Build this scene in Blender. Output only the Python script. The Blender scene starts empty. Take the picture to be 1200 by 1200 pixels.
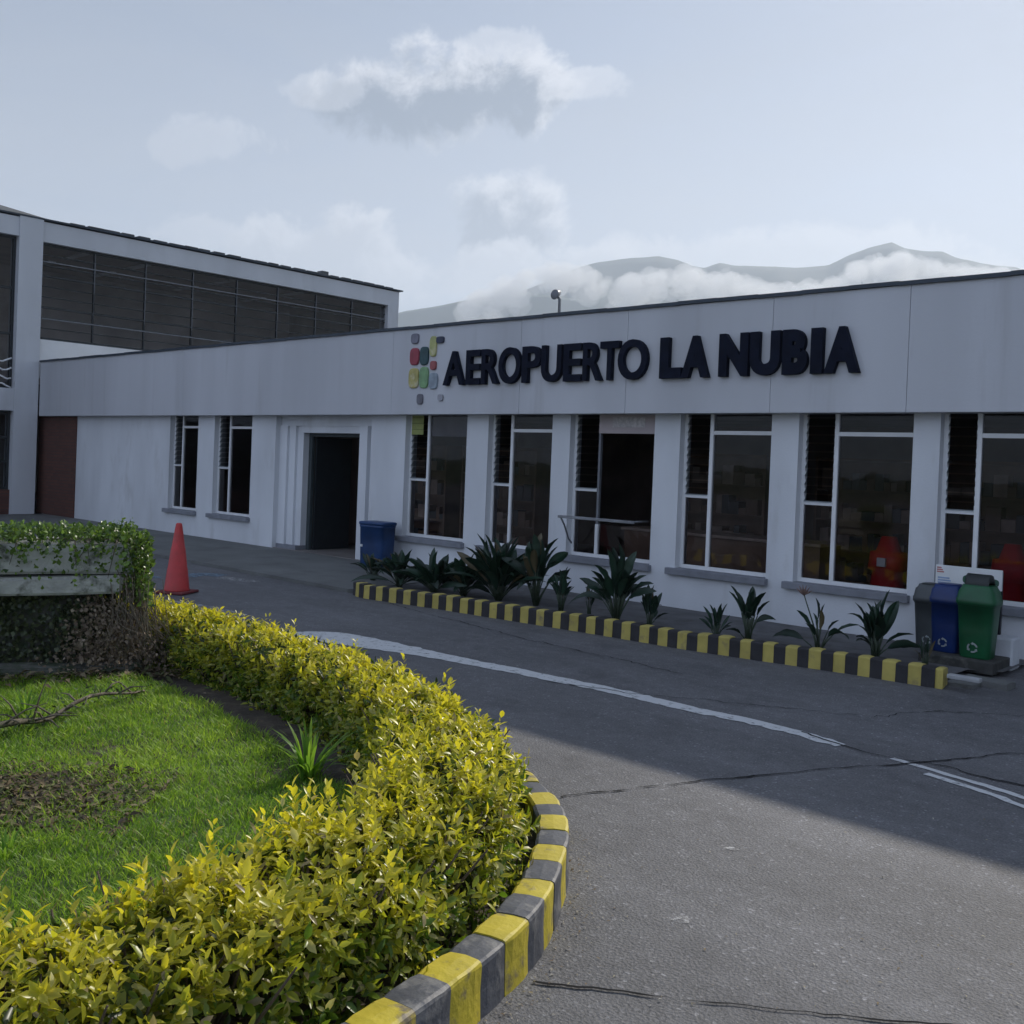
import bpy, bmesh, math, random
import numpy as np
from mathutils import Vector, Matrix, noise as mnoise

random.seed(7)
RNG = np.random.default_rng(11)
SC = bpy.context.scene
COL = SC.collection
PI = math.pi

# ------------------------------------------------------------------ camera numbers
FPX, CY = 1181.5746, 554.5543
EYE = np.array([0.0, 0.0, 1.75])
FW = np.array([-0.67350424, 0.73909701, -0.01129535])
RT = np.array([0.73828361, 0.67335962, 0.03904010])
UP = np.array([-0.03646026, -0.01795450, 0.99917380])


def ray(x, y):
    return FW + RT * (x - 600) / FPX - UP * (y - CY) / FPX


def gz(x, y, z=0.0):          # point of the level z seen there
    d = ray(x, y)
    return EYE + d * ((z - EYE[2]) / d[2])


def wy(x, y, Y):              # point of the plane Y = const
    d = ray(x, y)
    return EYE + d * (Y / d[1])


def wx(x, y, X):
    d = ray(x, y)
    return EYE + d * (X / d[0])


# ------------------------------------------------------------------ tagging
def tag(o, label=None, cat=None, group=None, kind=None):
    if label: o['label'] = label
    if cat: o['category'] = cat
    if group: o['group'] = group
    if kind: o['kind'] = kind
    return o


def thing(name, label, cat, loc=(0, 0, 0), rz=0.0, group=None):
    o = bpy.data.objects.new(name, None)
    COL.objects.link(o)
    o.location = loc
    o.rotation_euler = (0, 0, rz)
    o.empty_display_size = 0.2
    return tag(o, label, cat, group)


# ------------------------------------------------------------------ mesh builder
class MB:
    def __init__(s):
        s.v = []; s.f = []; s.m = []

    def add(s, verts, faces, mi=0):
        o = len(s.v)
        s.v += [tuple(map(float, q)) for q in verts]
        s.f += [tuple(i + o for i in f) for f in faces]
        s.m += [mi] * len(faces)
        return s

    def box(s, x0, x1, y0, y1, z0, z1, mi=0, skip=''):
        v = [(x0, y0, z0), (x1, y0, z0), (x1, y1, z0), (x0, y1, z0), (x0, y0, z1), (x1, y0, z1), (x1, y1, z1), (x0, y1, z1)]
        F = {'b': (0, 3, 2, 1), 't': (4, 5, 6, 7), 'f': (0, 1, 5, 4), 'k': (2, 3, 7, 6), 'l': (3, 0, 4, 7), 'r': (1, 2, 6, 5)}
        return s.add(v, [F[k] for k in F if k not in skip], mi)

    def bbox(s, x0, x1, y0, y1, z0, z1, b=0.006, mi=0, seg=2):      # bevelled box
        bm = bmesh.new()
        bmesh.ops.create_cube(bm, size=1)
        for q in bm.verts:
            q.co = Vector(((x0 + x1) / 2 + q.co.x * (x1 - x0), (y0 + y1) / 2 + q.co.y * (y1 - y0), (z0 + z1) / 2 + q.co.z * (z1 - z0)))
        bmesh.ops.bevel(bm, geom=bm.edges[:], offset=b, segments=seg, affect='EDGES', profile=0.5)
        bm.verts.ensure_lookup_table()
        s.add([q.co for q in bm.verts], [[q.index for q in f.verts] for f in bm.faces], mi)
        bm.free()
        return s

    def tube(s, pts, r, n=8, mi=0, cap=True):
        pts = [Vector(p) for p in pts]
        rs = r if hasattr(r, '__len__') else [r] * len(pts)
        rings = []
        ref = Vector((0.137, 0.31, 1)).normalized()
        for i, p in enumerate(pts):
            t = (pts[min(i + 1, len(pts) - 1)] - pts[max(i - 1, 0)]).normalized()
            a = t.cross(ref)
            if a.length < 0.05: a = t.cross(Vector((1, 0, 0)))
            a.normalize(); b = t.cross(a)
            rings.append([p + (a * math.cos(2 * PI * k / n) + b * math.sin(2 * PI * k / n)) * rs[i] for k in range(n)])
        V = [q for R in rings for q in R]
        F = [(i * n + k, i * n + (k + 1) % n, (i + 1) * n + (k + 1) % n, (i + 1) * n + k) for i in range(len(pts) - 1) for k in range(n)]
        if cap:
            F += [tuple(range(n - 1, -1, -1)), tuple((len(pts) - 1) * n + k for k in range(n))]
        return s.add(V, F, mi)

    def loft(s, rings, mi=0, cap=(True, True)):
        n = len(rings[0])
        V = [q for R in rings for q in R]
        F = [(i * n + k, i * n + (k + 1) % n, (i + 1) * n + (k + 1) % n, (i + 1) * n + k) for i in range(len(rings) - 1) for k in range(n)]
        if cap[0]: F.append(tuple(range(n - 1, -1, -1)))
        if cap[1]: F.append(tuple((len(rings) - 1) * n + k for k in range(n)))
        return s.add(V, F, mi)

    def build(s, name, mats, parent=None, smooth=False):
        me = bpy.data.meshes.new(name)
        me.from_pydata(s.v, [], s.f)
        mats = mats if isinstance(mats, (list, tuple)) else [mats]
        for m in mats: me.materials.append(m)
        if len(mats) > 1: me.polygons.foreach_set('material_index', s.m)
        if smooth: me.polygons.foreach_set('use_smooth', [True] * len(s.f))
        me.update()
        o = bpy.data.objects.new(name, me)
        COL.objects.link(o)
        if parent: o.parent = parent
        return o


def superring(cx, cy, z, ax, ay, p=4.0, n=32):
    R = []
    for k in range(n):
        t = 2 * PI * k / n
        c, s_ = math.cos(t), math.sin(t)
        R.append((cx + ax * math.copysign(abs(c) ** (2 / p), c), cy + ay * math.copysign(abs(s_) ** (2 / p), s_), z))
    return R


def grid_wall(mb, x0, x1, z0, z1, y0, y1, holes, mi=0):
    """wall slab with rectangular openings, reveals included, no inner faces"""
    xs = sorted({x0, x1} | {h[0] for h in holes} | {h[1] for h in holes})
    zs = sorted({z0, z1} | {h[2] for h in holes} | {h[3] for h in holes})
    def solid(i, j):
        if i < 0 or j < 0 or i >= len(xs) - 1 or j >= len(zs) - 1: return False
        cx, cz = (xs[i] + xs[i + 1]) / 2, (zs[j] + zs[j + 1]) / 2
        return not any(h[0] < cx < h[1] and h[2] < cz < h[3] for h in holes)
    for i in range(len(xs) - 1):
        for j in range(len(zs) - 1):
            if not solid(i, j): continue
            sk = ''
            if solid(i - 1, j): sk += 'l'
            if solid(i + 1, j): sk += 'r'
            if solid(i, j - 1): sk += 'b'
            if solid(i, j + 1): sk += 't'
            mb.box(xs[i], xs[i + 1], y0, y1, zs[j], zs[j + 1], mi, sk)
    return mb


# ------------------------------------------------------------------ leaf clouds (numpy)
def nrm(a):
    return a / np.maximum(np.linalg.norm(a, axis=-1, keepdims=True), 1e-9)


def leaf_mesh(name, P, A, Nn, L, W, C, mat, parent=None, fold=0.25, curl=0.12):
    P, A = np.asarray(P, float), nrm(np.asarray(A, float))
    Nn = nrm(Nn - A * (Nn * A).sum(-1, keepdims=True))
    B = np.cross(A, Nn)
    L = np.asarray(L, float)[:, None]; W = np.asarray(W, float)[:, None]
    n = len(P)
    v = np.stack([P, P + A * L * .5 + Nn * L * .03, P + A * L * .45 + B * W * .5 + Nn * W * fold, P + A * L * .45 - B * W * .5 + Nn * W * fold,
                  P + A * L - Nn * L * curl], 1).reshape(-1, 3)
    base = (np.arange(n) * 5)[:, None, None]
    f = (np.array([[0, 1, 2], [0, 3, 1], [1, 4, 2], [1, 3, 4]])[None] + base).reshape(-1, 3)
    return raw_mesh(name, v, f, np.repeat(C, 5, 0), mat, parent)


def leaf_mesh2(name, P, A, Nn, L, W, C, mat, parent=None, fold=0.2, curl=0.15):
    """oval leaf: folded along the midrib, pointed tip, 8 points"""
    P, A = np.asarray(P, float), nrm(np.asarray(A, float))
    Nn = nrm(Nn - A * (Nn * A).sum(-1, keepdims=True))
    B = np.cross(A, Nn)
    L = np.asarray(L, float)[:, None]; W = np.asarray(W, float)[:, None]
    n = len(P)
    def at(f, w, h): return P + A * L * f + B * W * w + Nn * (W * h - L * curl * f * f)
    v = np.stack([at(0, 0, 0), at(.30, .44, fold), at(.30, 0, 0), at(.30, -.44, fold), at(.66, .42, fold), at(.66, 0, 0), at(.66, -.42, fold), at(1.0, 0, 0)], 1).reshape(-1, 3)
    base = (np.arange(n) * 8)[:, None, None]
    f = (np.array([[0, 2, 1], [0, 3, 2], [1, 2, 5], [1, 5, 4], [2, 3, 6], [2, 6, 5], [4, 5, 7], [5, 6, 7]])[None] + base).reshape(-1, 3)
    col = np.repeat(C, 8, 0).reshape(n, 8, 3)
    rim = np.clip(C * np.array([1.12, 1.06, 0.9]) + 0.01, 0, 1)
    for k in (1, 3, 4, 6, 7): col[:, k] = rim
    return raw_mesh(name, v, f, col.reshape(-1, 3), mat, parent, True)


def raw_mesh(name, v, f, col, mat, parent=None, smooth=False):
    me = bpy.data.meshes.new(name)
    nf, k = f.shape
    me.vertices.add(len(v)); me.vertices.foreach_set('co', np.asarray(v, np.float32).ravel())
    me.loops.add(nf * k); me.loops.foreach_set('vertex_index', f.astype(np.int32).ravel())
    me.polygons.add(nf)
    me.polygons.foreach_set('loop_start', np.arange(nf, dtype=np.int32) * k)
    me.polygons.foreach_set('loop_total', np.full(nf, k, np.int32))
    if smooth: me.polygons.foreach_set('use_smooth', np.ones(nf, bool))
    if col is not None:
        at = me.color_attributes.new('Col', 'FLOAT_COLOR', 'POINT')
        c4 = np.ones((len(v), 4), np.float32); c4[:, :3] = col
        at.data.foreach_set('color', c4.ravel())
    me.materials.append(mat)
    me.update(calc_edges=True)
    me.validate()
    o = bpy.data.objects.new(name, me)
    COL.objects.link(o)
    if parent: o.parent = parent
    return o


# ------------------------------------------------------------------ materials
def N_(nt, t, **kw):
    n = nt.nodes.new(t)
    for k, v in kw.items():
        if k.startswith('i_'):
            n.inputs[int(k[2:]) if k[2:].isdigit() else k[2:].replace('_', ' ')].default_value = v
        else: setattr(n, k, v)
    return n


def new_mat(name):
    m = bpy.data.materials.new(name); m.use_nodes = True
    nt = m.node_tree
    return m, nt, nt.nodes['Principled BSDF']


def rgba(c): return (c[0], c[1], c[2], 1)


def pm(name, c, rough=0.6, var=0.15, scale=3.0, bump=0.0, bscale=40.0, c2=None, c2scale=2.0, c2lo=0.5, c2hi=0.7, metal=0.0, spec=0.5, stretch=None):
    """painted / stone material: base colour with soft variation, optional second colour in patches, fine bump"""
    m, nt, b = new_mat(name)
    L = nt.links.new
    tc = N_(nt, 'ShaderNodeTexCoord')
    vec = tc.outputs['Object']
    if stretch:
        mp = N_(nt, 'ShaderNodeMapping'); mp.inputs['Scale'].default_value = stretch
        L(vec, mp.inputs[0]); vec = mp.outputs[0]
    n1 = N_(nt, 'ShaderNodeTexNoise'); n1.inputs['Scale'].default_value = scale; n1.inputs['Detail'].default_value = 6
    L(vec, n1.inputs['Vector'])
    mr = N_(nt, 'ShaderNodeMapRange'); mr.inputs[1].default_value = 0.3; mr.inputs[2].default_value = 0.7
    mr.inputs[3].default_value = 1 - var; mr.inputs[4].default_value = 1 + var * 0.5
    L(n1.outputs[0], mr.inputs[0])
    mul = N_(nt, 'ShaderNodeMix', data_type='RGBA', blend_type='MULTIPLY'); mul.inputs[0].default_value = 1
    mul.inputs[6].default_value = rgba(c); L(mr.outputs[0], mul.inputs[7])
    out = mul.outputs[2]
    if c2:
        n2 = N_(nt, 'ShaderNodeTexNoise'); n2.inputs['Scale'].default_value = c2scale; n2.inputs['Detail'].default_value = 9; n2.inputs['Roughness'].default_value = 0.65
        L(vec, n2.inputs['Vector'])
        r2 = N_(nt, 'ShaderNodeMapRange'); r2.inputs[1].default_value = c2lo; r2.inputs[2].default_value = c2hi
        L(n2.outputs[0], r2.inputs[0])
        mx = N_(nt, 'ShaderNodeMix', data_type='RGBA'); L(r2.outputs[0], mx.inputs[0]); L(out, mx.inputs[6]); mx.inputs[7].default_value = rgba(c2)
        out = mx.outputs[2]
    L(out, b.inputs['Base Color'])
    b.inputs['Roughness'].default_value = rough; b.inputs['Metallic'].default_value = metal
    b.inputs['Specular IOR Level'].default_value = spec
    if bump:
        n3 = N_(nt, 'ShaderNodeTexNoise'); n3.inputs['Scale'].default_value = bscale; n3.inputs['Detail'].default_value = 5
        L(tc.outputs['Object'], n3.inputs['Vector'])
        bp = N_(nt, 'ShaderNodeBump'); bp.inputs['Strength'].default_value = bump; bp.inputs['Distance'].default_value = 0.01
        L(n3.outputs[0], bp.inputs['Height']); L(bp.outputs[0], b.inputs['Normal'])
    return m


def leaf_mat(name, trans=0.35, rough=0.45, spec=0.4, tint=(1, 1, 1)):
    m, nt, b = new_mat(name)
    L = nt.links.new
    at = N_(nt, 'ShaderNodeAttribute', attribute_name='Col')
    L(at.outputs['Color'], b.inputs['Base Color'])
    b.inputs['Roughness'].default_value = rough; b.inputs['Specular IOR Level'].default_value = spec
    tr = N_(nt, 'ShaderNodeBsdfTranslucent')
    mu = N_(nt, 'ShaderNodeMix', data_type='RGBA', blend_type='MULTIPLY'); mu.inputs[0].default_value = 1
    L(at.outputs['Color'], mu.inputs[6]); mu.inputs[7].default_value = (1.25 * tint[0], 1.25 * tint[1], 0.7 * tint[2], 1)
    L(mu.outputs[2], tr.inputs[0])
    mx = N_(nt, 'ShaderNodeMixShader'); mx.inputs[0].default_value = trans
    L(b.outputs[0], mx.inputs[1]); L(tr.outputs[0], mx.inputs[2])
    L(mx.outputs[0], nt.nodes['Material Output'].inputs['Surface'])
    return m


def glass_mat(name, tint=(0.5, 0.55, 0.58), refl=1.0, ior=1.45, dirt=0.0):
    m, nt, b = new_mat(name)
    nt.nodes.remove(b)
    L = nt.links.new
    tr = N_(nt, 'ShaderNodeBsdfTransparent'); tr.inputs[0].default_value = rgba(tint)
    gl = N_(nt, 'ShaderNodeBsdfGlossy'); gl.inputs['Roughness'].default_value = 0.02; gl.inputs[0].default_value = (refl, refl, refl, 1)
    fr = N_(nt, 'ShaderNodeFresnel'); fr.inputs[0].default_value = ior
    tc = N_(nt, 'ShaderNodeTexCoord')
    nz = N_(nt, 'ShaderNodeTexNoise'); nz.inputs['Scale'].default_value = 1.7; L(tc.outputs['Object'], nz.inputs['Vector'])
    bp = N_(nt, 'ShaderNodeBump'); bp.inputs['Strength'].default_value = 0.06; bp.inputs['Distance'].default_value = 0.05
    L(nz.outputs[0], bp.inputs['Height']); L(bp.outputs[0], gl.inputs['Normal'])
    mx = N_(nt, 'ShaderNodeMixShader'); L(fr.outputs[0], mx.inputs[0]); L(tr.outputs[0], mx.inputs[1]); L(gl.outputs[0], mx.inputs[2])
    L(mx.outputs[0], nt.nodes['Material Output'].inputs['Surface'])
    return m


M = {}
M['white_wall'] = pm('white_wall_paint', (0.66, 0.68, 0.71), 0.75, 0.14, 0.9, 0.25, 45, c2=(0.46, 0.46, 0.455), c2scale=1.6, c2lo=0.57, c2hi=0.88, stretch=(1.4, 1.4, 0.5))
M['fascia'] = pm('fascia_panel_paint', (0.54, 0.55, 0.58), 0.6, 0.16, 0.5, 0.12, 30, c2=(0.40, 0.40, 0.41), c2scale=2.2, c2lo=0.56, c2hi=0.88, stretch=(1.6, 1, 0.14))
M['trim_white'] = pm('white_aluminium', (0.74, 0.75, 0.76), 0.4, 0.06, 5)
M['sill'] = pm('grey_sill_paint', (0.22, 0.23, 0.26), 0.7, 0.2, 6, 0.1)
M['coping'] = pm('dark_coping_metal', (0.035, 0.05, 0.07), 0.5, 0.3, 4)
M['wing_wall'] = pm('wing_grey_white_paint', (0.60, 0.62, 0.66), 0.75, 0.1, 1.0, 0.1, 50, c2=(0.45, 0.46, 0.48), c2scale=1.5, c2lo=0.55, c2hi=0.9, stretch=(1, 1, 0.3))
M['spandrel'] = pm('spandrel_white_paint', (0.80, 0.81, 0.82), 0.7, 0.08, 2)
M['roofing'] = pm('roof_sheet', (0.10, 0.11, 0.12), 0.8, 0.25, 2, 0.1)
M['dark_frame'] = pm('dark_frame_metal', (0.02, 0.025, 0.03), 0.45, 0.2, 6)
M['grey_frame'] = pm('grey_frame_metal', (0.16, 0.17, 0.19), 0.45, 0.2, 6)
M['interior'] = pm('interior_brown', (0.26, 0.20, 0.18), 0.8, 0.4, 1.2)
M['wing_inside'] = pm('wing_inside_brown', (0.50, 0.44, 0.41), 0.8, 0.35, 0.8, c2=(0.28, 0.23, 0.20), c2scale=0.5)
M['interior_dark'] = pm('interior_dark', (0.28, 0.27, 0.27), 0.8, 0.3, 1.2)
M['interior_floor'] = pm('interior_floor_tile', (0.22, 0.20, 0.19), 0.5, 0.2, 2)
M['ceiling_wood'] = pm('wood_ceiling', (0.52, 0.41, 0.34), 0.6, 0.3, 1.5, stretch=(1, 0.1, 1))
M['lamp_white'] = pm('lamp_diffuser', (0.8, 0.8, 0.78), 0.4, 0.05, 4)
M['glass'] = glass_mat('window_glass', (0.64, 0.63, 0.66), 1.0, 1.42)
M['glass_green'] = glass_mat('band_glass', (0.78, 0.80, 0.84), 1.0, 1.36)
M['louvre'] = glass_mat('louvre_glass', (0.5, 0.53, 0.55), 0.8, 1.25)
M['letter'] = pm('letter_black', (0.008, 0.011, 0.024), 0.75, 0.3, 8, spec=0.12)
M['red_cone'] = pm('cone_red_plastic', (0.50, 0.04, 0.04), 0.5, 0.2, 6, 0.05, c2=(0.36, 0.04, 0.035), c2scale=5)
M['cone_base'] = pm('cone_base_rubber', (0.16, 0.03, 0.035), 0.8, 0.3, 8)
M['bin_blue'] = pm('blue_plastic', (0.008, 0.045, 0.15), 0.45, 0.45, 3, 0.12, 30)
M['bin_blue2'] = pm('blue_plastic_deep', (0.006, 0.028, 0.14), 0.42, 0.45, 3, 0.12, 30)
M['bin_green'] = pm('green_plastic', (0.008, 0.095, 0.035), 0.42, 0.45, 3, 0.12, 30)
M['bin_grey'] = pm('grey_plastic', (0.075, 0.085, 0.09), 0.45, 0.45, 3, 0.12, 30)
M['bin_dark'] = pm('dark_plastic', (0.015, 0.02, 0.02), 0.5, 0.2, 5)
M['mark_white'] = pm('recycling_mark_paint', (0.32, 0.36, 0.36), 0.6, 0.3, 20)
M['board_white'] = pm('sign_board_white', (0.72, 0.74, 0.74), 0.4, 0.06, 5)
M['kerb_yellow'] = pm('kerb_yellow_paint', (0.52, 0.42, 0.03), 0.6, 0.18, 5, 0.35, 35, c2=(0.17, 0.14, 0.09), c2scale=9, c2lo=0.54, c2hi=0.66)
M['kerb_black'] = pm('kerb_black_paint', (0.085, 0.09, 0.105), 0.6, 0.25, 5, 0.35, 35, c2=(0.21, 0.205, 0.20), c2scale=9, c2lo=0.54, c2hi=0.68)
M['kerb_yellow_old'] = pm('kerb_faded_yellow', (0.46, 0.38, 0.10), 0.7, 0.2, 5, 0.3, 35, c2=(0.22, 0.18, 0.10), c2scale=6, c2lo=0.55, c2hi=0.72)
M['kerb_black_old'] = pm('kerb_worn_black', (0.025, 0.024, 0.028), 0.7, 0.3, 5, 0.3, 35)
M['concrete'] = pm('old_concrete', (0.46, 0.46, 0.44), 0.85, 0.4, 5, 0.7, 30, c2=(0.07, 0.075, 0.06), c2scale=5, c2lo=0.50, c2hi=0.66)
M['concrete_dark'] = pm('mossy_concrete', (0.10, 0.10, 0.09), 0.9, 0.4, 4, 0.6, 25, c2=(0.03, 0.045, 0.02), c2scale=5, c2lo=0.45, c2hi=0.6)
M['walk'] = pm('walkway_concrete', (0.15, 0.155, 0.15), 0.8, 0.2, 1.2, 0.25, 50, c2=(0.09, 0.09, 0.09), c2scale=1.4, c2lo=0.5, c2hi=0.75)
M['soil'] = pm('dark_soil', (0.055, 0.042, 0.032), 0.95, 0.4, 7, 0.9, 40, c2=(0.10, 0.085, 0.06), c2scale=9)
M['lawn'] = pm('lawn_soil', (0.075, 0.12, 0.03), 0.95, 0.4, 6, 0.9, 40, c2=(0.06, 0.05, 0.03), c2scale=5)
M['bed'] = pm('planting_bed_soil', (0.12, 0.12, 0.125), 0.95, 0.25, 4, 0.5, 40, c2=(0.07, 0.065, 0.06), c2scale=3)
M['bark'] = pm('twig_bark', (0.10, 0.075, 0.05), 0.9, 0.3, 20, 0.5, 60)
M['dead'] = pm('dead_wood', (0.16, 0.13, 0.10), 0.9, 0.35, 12, 0.6, 50, c2=(0.05, 0.06, 0.03), c2scale=8)
M['brick'] = pm('red_brown_door_panel', (0.115, 0.045, 0.032), 0.75, 0.25, 3)
M['metal'] = pm('grey_steel', (0.28, 0.29, 0.31), 0.4, 0.2, 6, metal=0.6)
M['black_post'] = pm('black_post_paint', (0.012, 0.014, 0.02), 0.5, 0.2, 6)
M['footing'] = pm('white_footing', (0.55, 0.57, 0.60), 0.8, 0.15, 4, 0.2)
M['red_cloth'] = pm('red_plastic_interior', (0.72, 0.035, 0.04), 0.5, 0.25, 4)
M['shelf_wood'] = pm('shelf_wood', (0.24, 0.15, 0.10), 0.6, 0.3, 3)
M['beige'] = pm('beige_card', (0.46, 0.35, 0.28), 0.6, 0.3, 6)
M['leaf_hedge'] = leaf_mat('golden_hedge_leaf', 0.52, 0.34, 0.55)
M['leaf_ivy'] = leaf_mat('ivy_leaf', 0.3, 0.35, 0.5)
M['leaf_dry'] = leaf_mat('dry_leaf', 0.15, 0.8, 0.2)
M['leaf_grass'] = leaf_mat('grass_blade', 0.55, 0.45, 0.35)
M['leaf_strel'] = leaf_mat('paddle_leaf', 0.12, 0.42, 0.45)


def brick_panel():
    m, nt, b = new_mat('brown_brick')
    L = nt.links.new
    tc = N_(nt, 'ShaderNodeTexCoord')
    mp = N_(nt, 'ShaderNodeMapping'); mp.inputs['Rotation'].default_value = (PI / 2, 0, 0)
    L(tc.outputs['Object'], mp.inputs[0])
    bt = N_(nt, 'ShaderNodeTexBrick'); L(mp.outputs[0], bt.inputs['Vector'])
    bt.inputs['Color1'].default_value = (0.125, 0.05, 0.036, 1); bt.inputs['Color2'].default_value = (0.09, 0.038, 0.03, 1)
    bt.inputs['Mortar'].default_value = (0.075, 0.045, 0.038, 1); bt.inputs['Scale'].default_value = 1.0
    bt.inputs['Mortar Size'].default_value = 0.008; bt.inputs['Brick Width'].default_value = 0.24; bt.inputs['Row Height'].default_value = 0.075
    L(bt.outputs[0], b.inputs['Base Color']); b.inputs['Roughness'].default_value = 0.85
    return m


M['brick'] = brick_panel()


def road_mat():
    m, nt, b = new_mat('worn_asphalt')
    L = nt.links.new
    tc = N_(nt, 'ShaderNodeTexCoord'); V = tc.outputs['Object']
    def noise(sc, det=6, rough=0.6, vec=V):
        n = N_(nt, 'ShaderNodeTexNoise'); n.inputs['Scale'].default_value = sc; n.inputs['Detail'].default_value = det; n.inputs['Roughness'].default_value = rough
        L(vec, n.inputs['Vector']); return n.outputs[0]
    def ramp(inp, a, b_, c, d):
        r = N_(nt, 'ShaderNodeMapRange'); r.inputs[1].default_value = a; r.inputs[2].default_value = b_; r.inputs[3].default_value = c; r.inputs[4].default_value = d
        L(inp, r.inputs[0]); return r.outputs[0]
    def mulv(a, b_):
        n = N_(nt, 'ShaderNodeMath', operation='MULTIPLY'); L(a, n.inputs[0]); L(b_, n.inputs[1]); return n.outputs[0]
    big = ramp(noise(0.5, 5), 0.3, 0.7, 0.78, 1.15)
    mp = N_(nt, 'ShaderNodeMapping'); mp.inputs['Scale'].default_value = (0.35, 2.2, 1); L(V, mp.inputs[0])
    streak = ramp(noise(0.9, 7, 0.65, mp.outputs[0]), 0.35, 0.7, 0.82, 1.12)
    mid = ramp(noise(9, 5, 0.7), 0.3, 0.7, 0.8, 1.15)
    fine = ramp(noise(85, 3, 0.7), 0.3, 0.72, 0.55, 1.45)
    vo = N_(nt, 'ShaderNodeTexVoronoi'); vo.inputs['Scale'].default_value = 75; L(V, vo.inputs['Vector'])
    spk = ramp(vo.outputs['Color'], 0.80, 0.95, 1.0, 1.9)
    val = mulv(mulv(mulv(big, streak), mulv(mid, fine)), spk)
    mx = N_(nt, 'ShaderNodeMix', data_type='RGBA', blend_type='MULTIPLY'); mx.inputs[0].default_value = 1
    mx.inputs[6].default_value = (0.139, 0.139, 0.147, 1); L(val, mx.inputs[7])
    # pale spots of dried mud / paint, dark oil spots
    sp = N_(nt, 'ShaderNodeMix', data_type='RGBA'); L(ramp(noise(2.6, 8, 0.7), 0.66, 0.74, 0, 0.55), sp.inputs[0]); L(mx.outputs[2], sp.inputs[6]); sp.inputs[7].default_value = (0.20, 0.19, 0.18, 1)
    V2 = N_(nt, 'ShaderNodeMapping'); V2.inputs['Location'].default_value = (17, 5, 0); L(V, V2.inputs[0])
    oil = N_(nt, 'ShaderNodeMix', data_type='RGBA'); L(ramp(noise(1.3, 6, 0.6, V2.outputs[0]), 0.56, 0.74, 0, 0.6), oil.inputs[0]); L(sp.outputs[2], oil.inputs[6]); oil.inputs[7].default_value = (0.05, 0.05, 0.055, 1)
    L(oil.outputs[2], b.inputs['Base Color'])
    b.inputs['Roughness'].default_value = 0.72; b.inputs['Specular IOR Level'].default_value = 0.45
    bp = N_(nt, 'ShaderNodeBump'); bp.inputs['Strength'].default_value = 0.55; bp.inputs['Distance'].default_value = 0.006
    ad = N_(nt, 'ShaderNodeMath', operation='ADD'); L(fine, ad.inputs[0]); L(vo.outputs['Distance'], ad.inputs[1])
    L(ad.outputs[0], bp.inputs['Height']); L(bp.outputs[0], b.inputs['Normal'])
    return m


M['road'] = road_mat()


def paint_mat(name, c, lo=0.42, hi=0.56):
    """worn road paint: the road shows through where it has flaked"""
    m, nt, b = new_mat(name)
    L = nt.links.new
    tc = N_(nt, 'ShaderNodeTexCoord')
    n = N_(nt, 'ShaderNodeTexNoise'); n.inputs['Scale'].default_value = 14; n.inputs['Detail'].default_value = 9; n.inputs['Roughness'].default_value = 0.75
    L(tc.outputs['Object'], n.inputs['Vector'])
    r = N_(nt, 'ShaderNodeMapRange'); r.inputs[1].default_value = lo; r.inputs[2].default_value = hi; L(n.outputs[0], r.inputs[0])
    b.inputs['Base Color'].default_value = rgba(c); b.inputs['Roughness'].default_value = 0.7
    t = N_(nt, 'ShaderNodeBsdfTransparent')
    mx = N_(nt, 'ShaderNodeMixShader'); L(r.outputs[0], mx.inputs[0]); L(t.outputs[0], mx.inputs[1]); L(b.outputs[0], mx.inputs[2])
    L(mx.outputs[0], nt.nodes['Material Output'].inputs['Surface'])
    return m


M['paint'] = paint_mat('worn_white_road_paint', (0.56, 0.57, 0.58), 0.29, 0.46)
M['paint_blue'] = paint_mat('worn_blue_road_paint', (0.16, 0.23, 0.30), 0.35, 0.6)
M['paint_thin'] = paint_mat('flaked_road_paint', (0.42, 0.42, 0.42), 0.45, 0.60)
M['tar'] = pm('tar_joint', (0.026, 0.026, 0.027), 1.0, 0.3, 8, spec=0.05)

# ------------------------------------------------------------------ curves
def catmull(pts, step=0.05):
    P = [np.array(p, float) for p in pts]
    P = [2 * P[0] - P[1]] + P + [2 * P[-1] - P[-2]]
    out = []
    for i in range(1, len(P) - 2):
        a, b, c, d = P[i - 1:i + 3]
        for t in np.linspace(0, 1, 24, endpoint=False):
            out.append(0.5 * ((2 * b) + (-a + c) * t + (2 * a - 5 * b + 4 * c - d) * t * t + (-a + 3 * b - 3 * c + d) * t ** 3))
    out.append(P[-2])
    out = np.array(out)
    s = np.r_[0, np.cumsum(np.linalg.norm(np.diff(out, axis=0), axis=1))]
    n = max(2, int(round(s[-1] / step)))
    t = np.linspace(0, s[-1], n + 1)
    return np.stack([np.interp(t, s, out[:, k]) for k in range(out.shape[1])], 1)


def normals2(C):
    T = np.gradient(C[:, :2], axis=0); T /= np.linalg.norm(T, axis=1, keepdims=True)
    return T, np.stack([T[:, 1], -T[:, 0]], 1)       # right-hand normal


def strip(name, C, w, z, mat, jitter=0.0):
    T, R = normals2(C)
    ws = w if hasattr(w, '__len__') else np.full(len(C), w)
    jl = RNG.normal(0, jitter, len(C)); jr = RNG.normal(0, jitter, len(C))
    mb = MB()
    V = []
    for i in range(len(C)):
        a = C[i, :2] + R[i] * (ws[i] / 2 + jl[i]); b = C[i, :2] - R[i] * (ws[i] / 2 + jr[i])
        V += [(a[0], a[1], z), (b[0], b[1], z)]
    F = [(2 * i, 2 * i + 2, 2 * i + 3, 2 * i + 1) for i in range(len(C) - 1)]
    mb.add(V, F)
    o = mb.build(name, mat)
    for p in o.data.polygons:
        if p.normal.z < 0: p.flip()
    return o


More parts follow.
